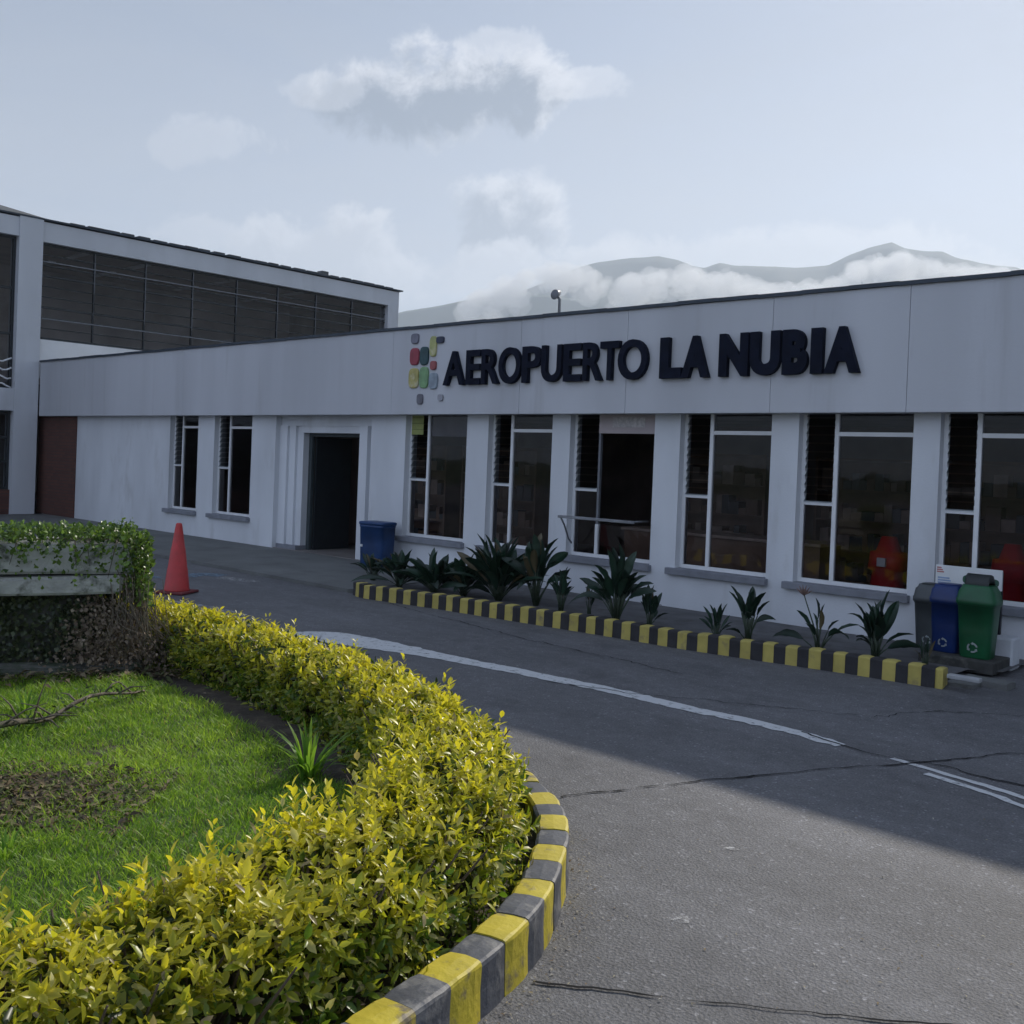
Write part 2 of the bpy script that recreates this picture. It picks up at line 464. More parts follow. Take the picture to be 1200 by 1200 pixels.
# ================================================================== GROUND AND ROAD
mb = MB(); mb.add([(-6000, -6000, -0.03), (6000, -6000, -0.03), (6000, 6000, -0.03), (-6000, 6000, -0.03)], [(0, 1, 2, 3)])
tag(mb.build('ground', pm('valley_grass', (0.06, 0.085, 0.035), 0.95, 0.4, 0.02)), kind='structure')
mb = MB(); mb.add([(-60, -40, 0), (40, -40, 0), (40, 45, 0), (-60, 45, 0)], [(0, 1, 2, 3)])
tag(mb.build('road', M['road']), kind='structure')

line_px = [(335, 752), (365, 747), (400, 749), (470, 761), (560, 778), (700, 806), (800, 829), (880, 846), (945, 862), (985, 874)]
LC = catmull([gz(x, y)[:2] for x, y in line_px], 0.06)
tag(strip('road_marking', LC, np.interp(np.linspace(0, 1, len(LC)), [0, .15, .35, 1], [0.75, 0.46, 0.21, 0.12]), 0.004, M['paint'], 0.010), kind='structure')
for off, px in ((0, [(1045, 889), (1090, 902), (1140, 917), (1205, 937)]), (1, [(1085, 907), (1130, 921), (1170, 934), (1210, 949)])):
    C = catmull([gz(x, y)[:2] for x, y in px] + [gz(1500, 1040)[:2] + np.array([0.0, 0.0 if off else 0.08])], 0.06)
    tag(strip('road_marking', C, 0.055, 0.004, M['paint'], 0.004), kind='structure')
for px, w, m in (([(217, 676), (238, 673), (262, 675)], 0.3, 'paint_blue'), ([(255, 677), (275, 679), (300, 682)], 0.22, 'paint_thin'), ([(140, 683), (160, 678), (185, 676)], 0.3, 'paint_blue'),
                 ([(196, 705), (240, 711), (285, 722)], 0.16, 'paint_thin'), ([(778, 1079), (795, 1078), (807, 1079)], 0.05, 'paint_thin'),
                 ([(300, 671), (330, 673), (345, 676)], 0.10, 'paint_thin'), ([(848, 996), (858, 995), (866, 996)], 0.03, 'paint_thin')):
    tag(strip('road_marking', catmull([gz(x, y)[:2] for x, y in px], 0.05), w, 0.004, M[m], 0.006), kind='structure')


def crack(px, w, ext=None, jit=0.02):
    P = [gz(x, y)[:2] for x, y in px]
    if ext is not None: P += [np.array(e) for e in ext]
    C = catmull(P, 0.05)
    T, R = normals2(C)
    ph = RNG.uniform(0, 9, 3)
    s = np.arange(len(C)) * 0.05
    wob = jit * (np.sin(s * 3.1 + ph[0]) + .6 * np.sin(s * 7.7 + ph[1]) + .5 * np.sin(s * 17 + ph[2]) + RNG.normal(0, .5, len(C)))
    C = C + R * wob[:, None]
    tag(strip('road_joint', C, np.abs(w * (1 + 0.5 * np.sin(s * 5 + ph[0]))) + 0.003, 0.0065, M['tar'], 0.0025), kind='structure')


crack([(655, 934), (760, 923), (880, 911), (985, 900), (1075, 895), (1140, 889), (1200, 884)], 0.008, [(-1.2, 7.6), (0.5, 9.2)], 0.008)
crack([(625, 1151), (700, 1160), (800, 1174), (900, 1184), (1000, 1194), (1100, 1203)], 0.006, [(0.5, 4.65), (3, 6.6)], 0.005)
crack([(940, 858), (985, 873), (1040, 888), (1110, 900), (1200, 922)], 0.010, [(1.0, 6.6)], 0.010)
crack([(455, 707), (560, 735), (700, 768), (800, 790)], 0.006, None, 0.02)
crack([(640, 800), (800, 818), (1000, 838), (1200, 842)], 0.005, [(2.0, 9.0)], 0.03)

# walkway in front of the entrance
we0, we1 = gz(165, 646, .05), gz(407, 690, .05)
mb = MB()
mb.add([(-24.8, we0[1] + 0.15, 0), (we0[0], we0[1], 0), (we1[0], we1[1], 0), (we1[0] + 0.10, we1[1] + 0.15, 0), (-10.35, 10.465, 0), (-24.8, 10.465, 0),
        (-24.8, we0[1] + 0.15, .05), (we0[0], we0[1], .05), (we1[0], we1[1], .05), (we1[0] + 0.10, we1[1] + 0.15, .05), (-10.35, 10.465, .05), (-24.8, 10.465, .05)],
       [(6, 7, 8, 9, 10, 11), (0, 1, 7, 6), (1, 2, 8, 7), (2, 3, 9, 8), (3, 4, 10, 9)])
tag(mb.build('walkway', M['walk']), kind='structure')

# ================================================================== PLANTING BED + ITS KERB
YW, YF = 10.47, 10.27
bed_px = [(413, 697), (430, 702), (500, 712), (600, 728), (700, 744), (800, 761), (900, 776), (1000, 791), (1104, 808)]
KB = catmull([gz(x, y)[:2] for x, y in bed_px], 0.02)


def kerb(name, C, period, h, w, mats, inner_sign, label, zin=0.05, start=0.0, rough=0.004):
    T, R = normals2(C); R = R * inner_sign
    s = np.r_[0, np.cumsum(np.linalg.norm(np.diff(C, axis=0), axis=1))]
    mb = MB()
    k = 0
    a = -start
    ends = []
    while a < s[-1] - 0.02:
        b = min(a + period / 2 * (1 + 0.06 * math.sin(k * 2.3)), s[-1])
        if s[-1] - b < period * 0.2: b = s[-1]
        aa = max(a, 0)
        t = np.linspace(aa, b, max(3, int((b - aa) / 0.04) + 1))
        prof = [(0.0, 0.0), (0.004, h * 0.5), (0.003, h - 0.014), (0.006, h - 0.005), (0.016, h), (w * 0.5, h + 0.003), (w - 0.012, h), (w, h - 0.01), (w, zin - 0.03)]
        dh = RNG.normal(0, rough); dw = RNG.normal(0, rough)
        rings = []
        for q in t:
            c = np.array([np.interp(q, s, C[:, 0]), np.interp(q, s, C[:, 1])])
            r = np.array([np.interp(q, s, R[:, 0]), np.interp(q, s, R[:, 1])]); r /= np.linalg.norm(r)
            e = min(q - aa, b - q)
            rd = 0.004 if e < 1e-6 else 0.0
            ring = []
            for j, (u, z) in enumerate(prof):
                nn = mnoise.noise(Vector((q * 14, j * 1.7, 3.1))) * 0.003
                ring.append((c[0] + r[0] * (u + dw + nn + (rd if j < 5 else -rd)), c[1] + r[1] * (u + dw + nn + (rd if j < 5 else -rd)), max(0, z + (dh if 0 < j < 8 else 0) + nn - (rd if 0 < j < 8 else 0)) if j else 0.0))
            rings.append(ring)
        flip = inner_sign < 0
        n = len(prof)
        V = [q for R_ in rings for q in R_]
        F = [(i * n + j, (i + 1) * n + j, (i + 1) * n + j + 1, i * n + j + 1) for i in range(len(rings) - 1) for j in range(n - 1)]
        F += [tuple(range(n)), tuple((len(rings) - 1) * n + j for j in range(n - 1, -1, -1))]
        if flip: F = [f[::-1] for f in F]
        mb.add(V, F, k % 2)
        k += 1; a = b
    o = mb.build(name, mats)
    tag(o, label, 'kerb')
    return o


kb = kerb('painted_kerb', KB, 0.216, 0.17, 0.15, [M['kerb_black_old'], M['kerb_yellow_old']], -1,
     'straight yellow and black striped kerb edging the planting bed along the terminal wall', 0.05)
# rounded nose stone at the far end belongs to the same kerb run
T, R = normals2(KB)
ib = KB - R * 0.15
mb = MB()
fr = ib[::10]
V = [(p[0], p[1], 0.05) for p in fr] + [(fr[-1][0] + 0.02, 9.45, 0.05), (-2.75, 9.62, 0.05), (-2.75, 10.465, 0.05), (-10.34, 10.465, 0.05)]
mb.add(V, [tuple(range(len(V)))])
o = mb.build('planting_bed', M['bed']); tag(o, kind='structure')
if o.data.polygons[0].normal.z < 0: o.data.polygons[0].flip()

# ================================================================== TERMINAL BUILDING
ZT, ZB = 3.736, 2.410
XL, XR = -24.95, 7.0


def wxs(*px):
    return [wy(p, 487, YW)[0] for p in px]


WIN = [wxs(200, 233), wxs(252, 296), wxs(476, 548), wxs(573, 648), wxs(669, 768), wxs(798, 905), wxs(937, 1072), wxs(1103, 1245)]
for k in range(5): WIN.append([-2.0 + 1.62 * k, -0.74 + 1.62 * k])
DOOR = wxs(347, 419)
ENT = wxs(324, 436)
term = thing('terminal_building', 'long low white airport terminal with tall dark windows under a deep plain fascia', 'terminal', (0, 0, 0))
SZ = 0.53
ZTOP = ZB + 0.10
holes = [(a, b, SZ, ZTOP) for a, b in WIN] + [(ENT[0], ENT[1], 0.0, ZTOP)]
mb = MB()
grid_wall(mb, XL, XR, -0.02, ZTOP, YW, YW + 0.25, [h if h[2] > 0 else (h[0], h[1], -0.02, h[3]) for h in holes])
# side and back walls
mb.box(XR - 0.25, XR, YW + 0.25, 22, -0.02, 3.4)
mb.box(XL + 0.1, XR, 22, 22.25, -0.02, 3.4)
wall = mb.build('wall', M['white_wall'], term)
# entrance surround, set back in steps
mb = MB()
e0, e1 = ENT; d0, d1 = DOOR
ys = YW + 0.12
hh = wy(380, 507, YW)[2]
for k, (xa, xb) in enumerate(((e0, e0 + (d0 - e0) * .38), (e0 + (d0 - e0) * .38, e0 + (d0 - e0) * .7), (e0 + (d0 - e0) * .7, d0))):
    mb.box(xa, xb, ys - 0.03 + 0.045 * k, YW + 0.40, 0.13, hh + 0.12)
mb.box(d1, e1 - 0.17, ys - 0.06, YW + 0.40, 0.0, hh + 0.12)
mb.box(e1 - 0.17, e1, ys + 0.06, YW + 0.40, 0.0, hh + 0.12)
mb.box(d0, d1, ys + 0.02, YW + 0.40, hh, hh + 0.12)
mb.box(e0, e1, ys - 0.002, YW + 0.40, hh + 0.12, ZTOP)
sur = mb.build('door_surround', M['white_wall'], term)
mb = MB(); mb.box(e0 + 0.005, d0 + 0.002, ys - 0.04, YW + 0.36, 0.05, 0.13); mb.build('plinth', M['sill'], sur)
mb = MB()
mb.box(d0, d0 + 0.09, YW + 0.30, YW + 0.36, 0.05, hh); mb.box(d1 - 0.05, d1, YW + 0.30, YW + 0.36, 0.05, hh); mb.box(d0 + 0.09, d1 - 0.05, YW + 0.30, YW + 0.36, hh - 0.06, hh)
fr_ = mb.build('door_frame', pm('door_frame_green_grey', (0.05, 0.065, 0.07), 0.5, 0.2, 5), term)
mb = MB()   # door leaf folded inwards at the left jamb
mb.box(d0 + 0.095, d0 + 0.135, YW + 0.37, YW + 1.15, 0.06, hh - 0.07)
lf = mb.build('door_leaf', M['dark_frame'], fr_)
# fascia of panels with open joints
seams = sorted([wy(905, 400, YF)[0], wy(1065, 400, YF)[0], wy(460, 430, YF)[0], wy(610, 420, YF)[0], wy(735, 410, YF)[0], -18.2, -21.5, -1.2, 1.2, 3.6])
mb = MB()
xs = [XL + 0.08] + seams + [XR + 0.1]
for a, b in zip(xs[:-1], xs[1:]):
    mb.bbox(a + 0.002, b - 0.002, YF, YF + 0.12, ZB, ZT - 0.03, 0.004)
mb.box(XL + 0.085, XR + 0.09, YF + 0.1205, YF + 0.3, ZB + 0.002, ZT - 0.035)
fas = mb.build('fascia', M['fascia'], term)
mb = MB()
n = 60
for i in range(n):
    a = XL + 0.08 + (XR + 0.02 - XL) * i / n; b = XL + 0.08 + (XR + 0.02 - XL) * (i + 1) / n
    dz = 0.004 * math.sin(i * 1.7)
    mb.box(a, b, YF - 0.03, YF + 0.32, ZT - 0.03 + dz, ZT + 0.012 + dz, skip='lr')
mb.build('coping', M['coping'], fas)
mb = MB(); mb.box(XL + 0.001, XR - 0.25, YF + 0.3, 22.0, 3.2, 3.34); mb.build('roof', M['roofing'], term)
mb = MB(); mb.box(XL + 0.1, XR - 0.25, YW + 0.25, 22.0, ZTOP + 0.08, ZTOP + 0.12)
mb.build('ceiling', M['interior_dark'], term)
mb = MB(); mb.box(XL + 0.1, XR - 0.25, YW + 0.02, 22.0, 0.0, 0.055); mb.build('interior_floor', M['interior_floor'], term)
mb = MB()
mb.box(XL + 0.15, XR - 0.3, 17.0, 17.1, 0.05, ZTOP + 0.08)
for xp in (-15.4, -1.0): mb.box(xp, xp + 0.1, YW + 0.41, 17.0, 0.05, ZTOP + 0.08)
mb.build('partition', M['interior'], term)
# brick recess panel at the far left
bx0, bx1 = wy(41, 520, YW)[0], wy(90, 520, YW)[0]
mb = MB(); mb.box(XL - 0.3, bx1, YW - 0.03, YW - 0.002, 0.05, ZB); mb.build('brick_panel', M['brick'], term)


def make_window(a, b, kind):
    yf = YW + 0.10                      # frame plane, set back in the reveal
    t = 0.045
    w = b - a
    mx = a + w * 0.315
    z0, z1 = SZ + 0.005, ZB + 0.085
    zl = SZ + (ZB - SZ) * 0.475         # left transom
    zr = SZ + (ZB - SZ) * 0.885         # right transom
    mb = MB()
    mb.box(a + 0.002, a + t, yf, yf + 0.05, z0, z1); mb.box(b - t, b - 0.002, yf, yf + 0.05, z0, z1)
    mb.box(a + t, b - t, yf, yf + 0.05, z0, z0 + t); mb.box(a + t, b - t, yf, yf + 0.05, z1 - t, z1)
    zm1 = z1 - t
    if kind == 'hatch': zm1 = zl - 0.45
    mb.box(mx - t / 2, mx + t / 2, yf - 0.004, yf + 0.05, z0 + t, zm1)
    mb.box(a + t, mx - t / 2, yf + 0.002, yf + 0.048, zl - t / 2, zl + t / 2)
    if kind in ('full',): mb.box(mx + t / 2, b - t, yf + 0.002, yf + 0.048, zr - t / 2, zr + t / 2)
    if kind in ('full', 'plain'):
        for i in range(11):                     # clip ends of the louvre blades, on the frame
            zc = zl + t / 2 + 0.035 + (z1 - t - zl - t / 2 - 0.06) * i / 10
            for xx in (a + t - 0.001, mx - t / 2 - 0.007):
                mb.box(xx, xx + 0.008, yf + 0.004, yf + 0.03, zc - 0.03, zc + 0.01)
    fo = mb.build('window', M['trim_white'], term)
    if kind == 'hatch':
        db = MB(); db.box(mx - 0.016, mx + 0.016, yf + 0.001, yf + 0.045, zm1, z1 - t); db.build('mullion', M['grey_frame'], fo)
    pb = MB()
    yg = yf + 0.022
    def pane(x0, x1, za, zb): pb.add([(x0, yg, za), (x1, yg, za), (x1, yg, zb), (x0, yg, zb)], [(0, 1, 2, 3)])
    pane(a + t, mx - t / 2, z0 + t, zl - t / 2)
    if kind == 'full':
        pane(mx + t / 2, b - t, z0 + t, zr - t / 2); pane(mx + t / 2, b - t, zr + t / 2, z1 - t)
    elif kind == 'hatch':
        pane(mx + t / 2, b - t, z0 + t, zl - 0.45)
    else: pane(mx + t / 2, b - t, z0 + t, z1 - t)
    pb.build('pane', M['glass'], fo)
    lb = MB()
    nl = 11
    for i in range(nl):
        zc = zl + t / 2 + 0.035 + (z1 - t - zl - t / 2 - 0.06) * i / (nl - 1)
        lb.add([(a + t + .004, yf - 0.022, zc - 0.045), (mx - t / 2 - .004, yf - 0.022, zc - 0.045), (mx - t / 2 - .004, yf + 0.05, zc + 0.035), (a + t + .004, yf + 0.05, zc + 0.035)], [(0, 1, 2, 3)])
    lb.build('louvre', M['louvre'], fo)
    sb = MB(); sb.bbox(a - 0.10, b + 0.03, YW - 0.075, yf + 0.06, SZ - 0.075, SZ + 0.003, 0.006)
    sb.build('sill', M['sill'], fo)
    return fo


KIND = ['full', 'full', 'plain', 'full', 'hatch', 'full', 'full', 'full'] + ['full'] * 5
WOBJ = [make_window(a, b, k) for (a, b), k in zip(WIN, KIND)]

# service hatch: board over it and a bar counter in front
a, b = WIN[4]
mx = a + (b - a) * .315
mb = MB(); mb.bbox(mx, b - 0.045, YW + 0.075, YW + 0.095, wy(740, 508, YW)[2], ZB + 0.04, 0.003)
hb = tag(mb.build('notice_board', pm('faded_notice_board', (0.42, 0.36, 0.36), 0.6, 0.1, 3)), 'faded pale notice board across the top of the third large window', 'notice board')
mb = MB(); mb.box(mx + 0.22, b - 0.2, YW + 0.071, YW + 0.074, ZB - 0.16, ZB - 0.03); mb.build('print', pm('faded_print', (0.50, 0.47, 0.46), 0.6, 0.3, 30), hb)
p0, p1 = wy(655, 606, YW - 0.32), wy(764, 613, YW - 0.10)
cn = thing('counter_rail', 'thin grey metal rail standing out across the third large window', 'rail', (p0[0], YW - 0.3, 0))
q = lambda P: (P[0] - p0[0], P[1] - (YW - 0.3), P[2])
zr = (p0[2] + wy(764, 613, YW - 0.3)[2]) / 2
mb = MB(); mb.bbox(0, b - p0[0] - 0.05, -0.05, 0.02, zr - 0.018, zr + 0.018, 0.005); mb.build('bar', M['metal'], cn)
mb = MB(); mb.tube([(0.02, 0.0, zr - 0.02), (0.0, 0.1, zr - 0.12), (-0.02, 0.22, zr - 0.30), (-0.03, 0.297, zr - 0.36)], 0.012); mb.build('bracket', M['metal'], cn, True); mb = MB(); mb.tube([(b - p0[0] - 0.12, 0, zr), (b - p0[0] - 0.12, 0.42, zr)], 0.012)
mb.build('bracket', M['metal'], cn, True)
# yellow sticker and grey banner in the first large window
a, b = WIN[2]
z_ = wy(488, 509, YW)[2]
mb = MB(); mb.box(a + 0.05, a + 0.05 + 0.26, YW + 0.085, YW + 0.0965, z_, ZB + 0.03)
tag(mb.build('poster', pm('yellow_green_poster', (0.30, 0.33, 0.10), 0.6, 0.25, 8)), 'small yellow green poster at the top corner of the first large window', 'poster')
mb = MB(); mb.box(a + 0.05 + 0.32, b - 0.05, YW + 0.14, YW + 0.15, z_ - 0.02, ZB + 0.03)
tag(mb.build('blind', pm('grey_roller_blind', (0.16, 0.16, 0.18), 0.7, 0.3, 3)), 'grey rolled blind hanging behind the top of the first large window', 'blind')

# ---- fascia lettering
def glyph_mesh(ch, bold, x0, x1, z0, z1, depth):
    cu = bpy.data.curves.new('glyph', 'FONT')
    cu.body = ch; cu.size = 1.0; cu.offset = bold; cu.extrude = 0.0; cu.resolution_u = 6
    ob = bpy.data.objects.new('glyph', cu); COL.objects.link(ob)
    dg = bpy.context.evaluated_depsgraph_get(); dg.update()
    me = bpy.data.meshes.new_from_object(ob.evaluated_get(dg))
    COL.objects.unlink(ob); bpy.data.objects.remove(ob); bpy.data.curves.remove(cu)
    bm = bmesh.new(); bm.from_mesh(me); bpy.data.meshes.remove(me)
    bmesh.ops.remove_doubles(bm, verts=bm.verts[:], dist=1e-5)
    xs = [v.co.x for v in bm.verts]; ys_ = [v.co.y for v in bm.verts]
    xa, xb, ya, yb = min(xs), max(xs), min(ys_), max(ys_)
    for v in bm.verts:
        v.co = Vector((x0 + (v.co.x - xa) / (xb - xa) * (x1 - x0), 0, z0 + (v.co.y - ya) / (yb - ya) * (z1 - z0)))
    ex = bmesh.ops.extrude_face_region(bm, geom=bm.faces[:])
    for v in [g for g in ex['geom'] if isinstance(g, bmesh.types.BMVert)]: v.co.y -= depth
    bmesh.ops.recalc_face_normals(bm, faces=bm.faces[:])
    me = bpy.data.meshes.new('letter'); bm.to_mesh(me); bm.free()
    me.materials.append(M['letter'])
    me.polygons.foreach_set('use_smooth', [False] * len(me.polygons))
    return me


LET = [('A', 523, 547), ('E', 549.5, 566), ('R', 567.5, 587), ('O', 587.5, 613), ('P', 615, 637), ('U', 637.5, 661), ('E', 663.5, 684), ('R', 686, 708), ('T', 706, 728), ('O', 727, 761),
       ('L', 776, 801), ('A', 801, 833), ('N', 845, 879), ('U', 881, 916), ('B', 919, 948), ('I', 952, 966), ('A', 968, 1009)]
zb1 = (wy(535, 450, YF)[2] + wy(745, 447, YF)[2]) / 2; zt1 = (wy(535, 411, YF)[2] + wy(745, 400, YF)[2]) / 2
zb2 = (wy(790, 443.5, YF)[2] + wy(990, 438, YF)[2]) / 2; zt2 = (wy(790, 395, YF)[2] + wy(990, 384, YF)[2]) / 2
lx = wy(523, 440, YF)[0]
sign = thing('wall_lettering', 'raised black capital letters spelling AEROPUERTO LA NUBIA on the white fascia', 'lettering', (lx, YF, zb1))
for k, (ch, a, b) in enumerate(LET):
    first = k < 10
    za, zb_ = (zb1, zt1) if first else (zb2, zt2)
    xa, xb = wy(a, 440, YF)[0] - lx, wy(b, 440, YF)[0] - lx
    ov = 0.006 if ch == 'O' else 0.0
    me = glyph_mesh(ch, 0.022 if first else 0.060, xa, xb, za - zb1 - ov, zb_ - zb1 + ov, 0.07)
    o = bpy.data.objects.new('letter', me); COL.objects.link(o); o.parent = sign; o.location = (0, -0.002, 0)
# ---- emblem of rounded coloured tiles beside the lettering
E0 = wy(480, 430, YF)
emb = thing('wall_emblem', 'emblem of small rounded colour tiles on the fascia before the lettering', 'emblem', (E0[0], YF, zb1))
TIL = [((115, 158, 105, 165), (0.20, 0.20, 0.25)), ((263, 306, 122, 162), (0.03, 0.04, 0.08)), ((224, 262, 120, 240), (0.42, 0.43, 0.16)), ((108, 160, 190, 290), (0.33, 0.045, 0.07)),
       ((166, 215, 182, 290), (0.02, 0.07, 0.08)), ((226, 260, 265, 318), (0.36, 0.09, 0.09)), ((100, 157, 308, 425), (0.46, 0.40, 0.13)), ((162, 214, 300, 425), (0.20, 0.36, 0.17)),
       ((218, 268, 335, 430), (0.30, 0.36, 0.42)), ((148, 181, 458, 520), (0.17, 0.17, 0.20)), ((270, 300, 460, 500), (0.36, 0.36, 0.40))]
for i, ((a, b, t, u), c) in enumerate(TIL):
    A_ = wy(460 + a * .2, 370 + (t + u) * .1, YF); B_ = wy(460 + b * .2, 370 + (t + u) * .1, YF)
    zt_ = wy(460 + (a + b) * .1, 370 + t * .2, YF)[2]; zb_ = wy(460 + (a + b) * .1, 370 + u * .2, YF)[2]
    cx, cz = (A_[0] + B_[0]) / 2 - E0[0], (zt_ + zb_) / 2 - zb1
    hx, hz = (B_[0] - A_[0]) / 2, (zt_ - zb_) / 2
    rings = []
    for yy, sc in ((0.001, 1.0), (-0.022, 1.0), (-0.03, 0.93)):
        rings.append([(x, yy, z) for x, z, _ in superring(cx, cz, 0, hx * sc, hz * sc, 3.4, 28)])
    mb = MB(); mb.loft(rings)
    mb.build('tile', pm('emblem_tile_colour_%d' % i, c, 0.45, 0.3, 9, c2=(0.55, 0.5, 0.3) if i in (2, 6) else None, c2scale=7, c2lo=.5, c2hi=.6), emb, False)

# ---- floodlight on the roof edge
B0 = wy(654, 366, 10.9)
fl = thing('floodlight', 'small round floodlight on a short post above the terminal roof edge', 'floodlight', (B0[0], 10.9, 3.34))
top = wy(651, 349, 10.9)[2] - 3.34
mb = MB(); mb.tube([(0.02, 0, 0), (0.02, 0, top - 0.02), (0.0, -0.02, top)], 0.022); mb.build('post', M['grey_frame'], fl, True)
mb = MB()
rings = []
for d, r in ((0.07, 0.022), (0.04, 0.05), (-0.02, 0.066), (-0.035, 0.072), (-0.04, 0.066)):
    rings.append([(-0.03 + d * 0.35 + 0 * k, d - 0.02, top + 0.05 + r * math.sin(2 * PI * k / 20) - d * 0.1) if False else (-0.03 + r * math.cos(2 * PI * k / 20), d - 0.02, top + 0.05 + r * math.sin(2 * PI * k / 20) + d * 0.4) for k in range(20)])
mb.loft(rings); mb.build('lamp_head', M['grey_frame'], fl, True)

# ================================================================== TWO STOREY WING
WX = XL
wing = thing('two_storey_building', 'grey white two storey building with a long band of dark upper windows', 'building', (0, 0, 0))
W0, W1 = 3.0, 21.61
mb = MB()
mb.box(WX - 0.45, WX + 0.05, 9.70, 10.252, 0, 7.13)               # corner column
mb.build('column', M['wing_wall'], wing)
mb = MB(); mb.box(WX - 0.45, WX + 0.05, 4.2, 4.7, 0, 7.13)
mb.build('column', M['wing_wall'], wing)
mb = MB()
mb.box(WX - 0.40, WX, 10.253, W1, 6.62, 7.10); mb.box(WX - 0.40, WX + 0.02, 4.70, 9.699, 6.65, 7.10)
mb.box(WX - 0.40, WX, 21.17, W1, 4.0, 6.62)
mb.build('upper_beam', M['wing_wall'], wing)
mb = MB(); mb.box(WX - 0.40, WX + 0.02, 4.70, 9.699, 2.50, 3.03); mb.build('floor_beam', M['wing_wall'], wing)
mb = MB(); mb.box(WX - 0.30, WX - 0.01, 10.253, W1 - 0.05, 3.342, 4.27); mb.build('spandrel', M['spandrel'], wing)
mb = MB(); mb.box(WX - 0.30, WX - 0.02, 10.72, W1, 0.0, 3.19); mb.build('lower_wall', M['wing_wall'], wing)
mb = MB(); mb.box(WX - 0.35, WX - 0.05, 4.70, 9.699, 0.0, 0.62); mb.build('dado', M['brick'], wing)
# glazing band
mb = MB()
gy0, gy1, gz0, gz1 = 10.254, 21.169, 4.275, 6.618
xg = WX - 0.16
ym = [gy0 + (gy1 - gy0) * k / 8 for k in range(9)]
for y in ym[1:-1]: mb.box(xg - 0.03, xg + 0.03, y - 0.017, y + 0.017, gz0, gz1)
for z, t in [(gz0 + 0.03, 0.03), (gz1 - 0.03, 0.03)] + [(gz0 + 0.03 + 0.254 * q_, 0.011 + 0.012 * (q_ in (3, 6))) for q_ in range(1, 9)]:
    mb.box(xg - 0.024, xg + 0.024, gy0, gy1, z - t, z + t)
bw = mb.build('window', M['dark_frame'], wing)
mb = MB(); mb.add([(xg - 0.002, gy0, gz0), (xg - 0.002, gy1, gz0), (xg - 0.002, gy1, gz1), (xg - 0.002, gy0, gz1)], [(0, 1, 2, 3)]); mb.build('pane', M['glass_green'], bw)
mb = MB()
for k, y in enumerate(ym[1:-1]): mb.box(xg + 0.031, xg + 0.040, y - 0.008, y + 0.008, gz0 + (0.7 if k % 3 else 1.3), gz1 - 0.05)
mb.box(xg + 0.025, xg + 0.036, gy0, gy1, gz1 - 0.46, gz1 - 0.43); mb.box(xg + 0.025, xg + 0.036, gy0, gy1, gz0 + 0.50, gz0 + 0.53)
mb.build('glazing_bar', M['grey_frame'], bw)
# near bay, upper and lower glazing
for z0, z1 in ((3.03, 6.65), (0.62, 2.50)):
    mb = MB()
    for y in (4.73, 6.4, 8.05, 9.66): mb.box(xg - 0.03, xg + 0.03, y - 0.03, y + 0.03, z0, z1)
    for z in (z0 + 0.03, z0 + (z1 - z0) * .36, z0 + (z1 - z0) * .66, z1 - 0.03): mb.box(xg - 0.025, xg + 0.025, 4.76, 9.63, z - 0.03, z + 0.03)
    w_ = mb.build('window', M['dark_frame'], wing)
    mb = MB(); mb.add([(xg - 0.002, 4.7, z0), (xg - 0.002, 9.7, z0), (xg - 0.002, 9.7, z1), (xg - 0.002, 4.7, z1)], [(0, 1, 2, 3)]); mb.build('pane', M['glass_green'], w_)
mb = MB()
for k in range(4):
    z = 3.10 + 0.20 * k
    mb.tube([(WX - 0.06, 4.75 + 0.1 * i, z + 0.05 * math.sin(i * 1.25 + k)) for i in range(50)], 0.022, 6)
mb.build('balcony_rail', M['trim_white'], wing, True)
# interior, far side wall with its own openings, ceilings, floors
mb = MB()
mb.box(-36.0, WX - 0.42, W0 + 0.1, W1 - 0.3, 6.70, 6.80)
mb.build('ceiling', M['ceiling_wood'], wing)
mb = MB(); mb.box(-36.0, WX - 0.46, W0 + 0.1, W1 - 0.3, 3.04, 3.20); mb.box(-36, WX - 0.46, W0 + .1, W1 - .3, -0.01, 0.04); mb.build('interior_floor', M['interior_floor'], wing)
mb = MB()
hs = [(4.5 + 3 * k, 6.6 + 3 * k, 4.4, 6.3) for k in range(5)]
tmp = MB(); grid_wall(tmp, W0, W1, 0, 7.1, 0, 0.25, hs)
mb.add([(-36.0 - v[1], v[0], v[2]) for v in tmp.v], tmp.f)
mb.build('wall', M['wing_inside'], wing)
mb = MB(); mb.box(-35.7, WX - 0.46, W0, W0 + 0.1, 0, 7.1); mb.build('end_wall', M['wing_inside'], wing)
mb = MB(); mb.box(-35.7, WX - 0.41, W1 - 0.25, W1 - 0.002, 0, 7.1); mb.build('end_wall', M['wing_inside'], wing)
mb = MB(); grid_wall(mb, 0, 17.5, 3.2, 6.69, 0, 0.2, [])
mb.v = [(-29.6 - v[1], v[0] + 3.15, v[2]) for v in mb.v]
mb.build('partition', M['wing_inside'], wing)
mb = MB(); mb.box(WX - 0.34, WX - 0.02, W0 + .1, 4.2, 0, 7.1)
mb.build('wall', M['wing_wall'], wing)
for y in (9.2, 11.7, 13.4, 16.0, 18.4):
    for x in (-26.4, -28.4):
        mb = MB(); mb.box(x - 0.6, x + 0.6, y - 0.1, y + 0.1, 6.66, 6.699); mb.build('ceiling_lamp', M['lamp_white'], wing)
rf = MB()
rf.box(-36.3, WX + 0.06, W0 - 0.1, W1 + 0.12, 7.131, 7.17)
rfo = rf.build('roof', M['coping'], wing)
mb = MB()   # low hip over the stair head, and lapped sheet ends along the eave
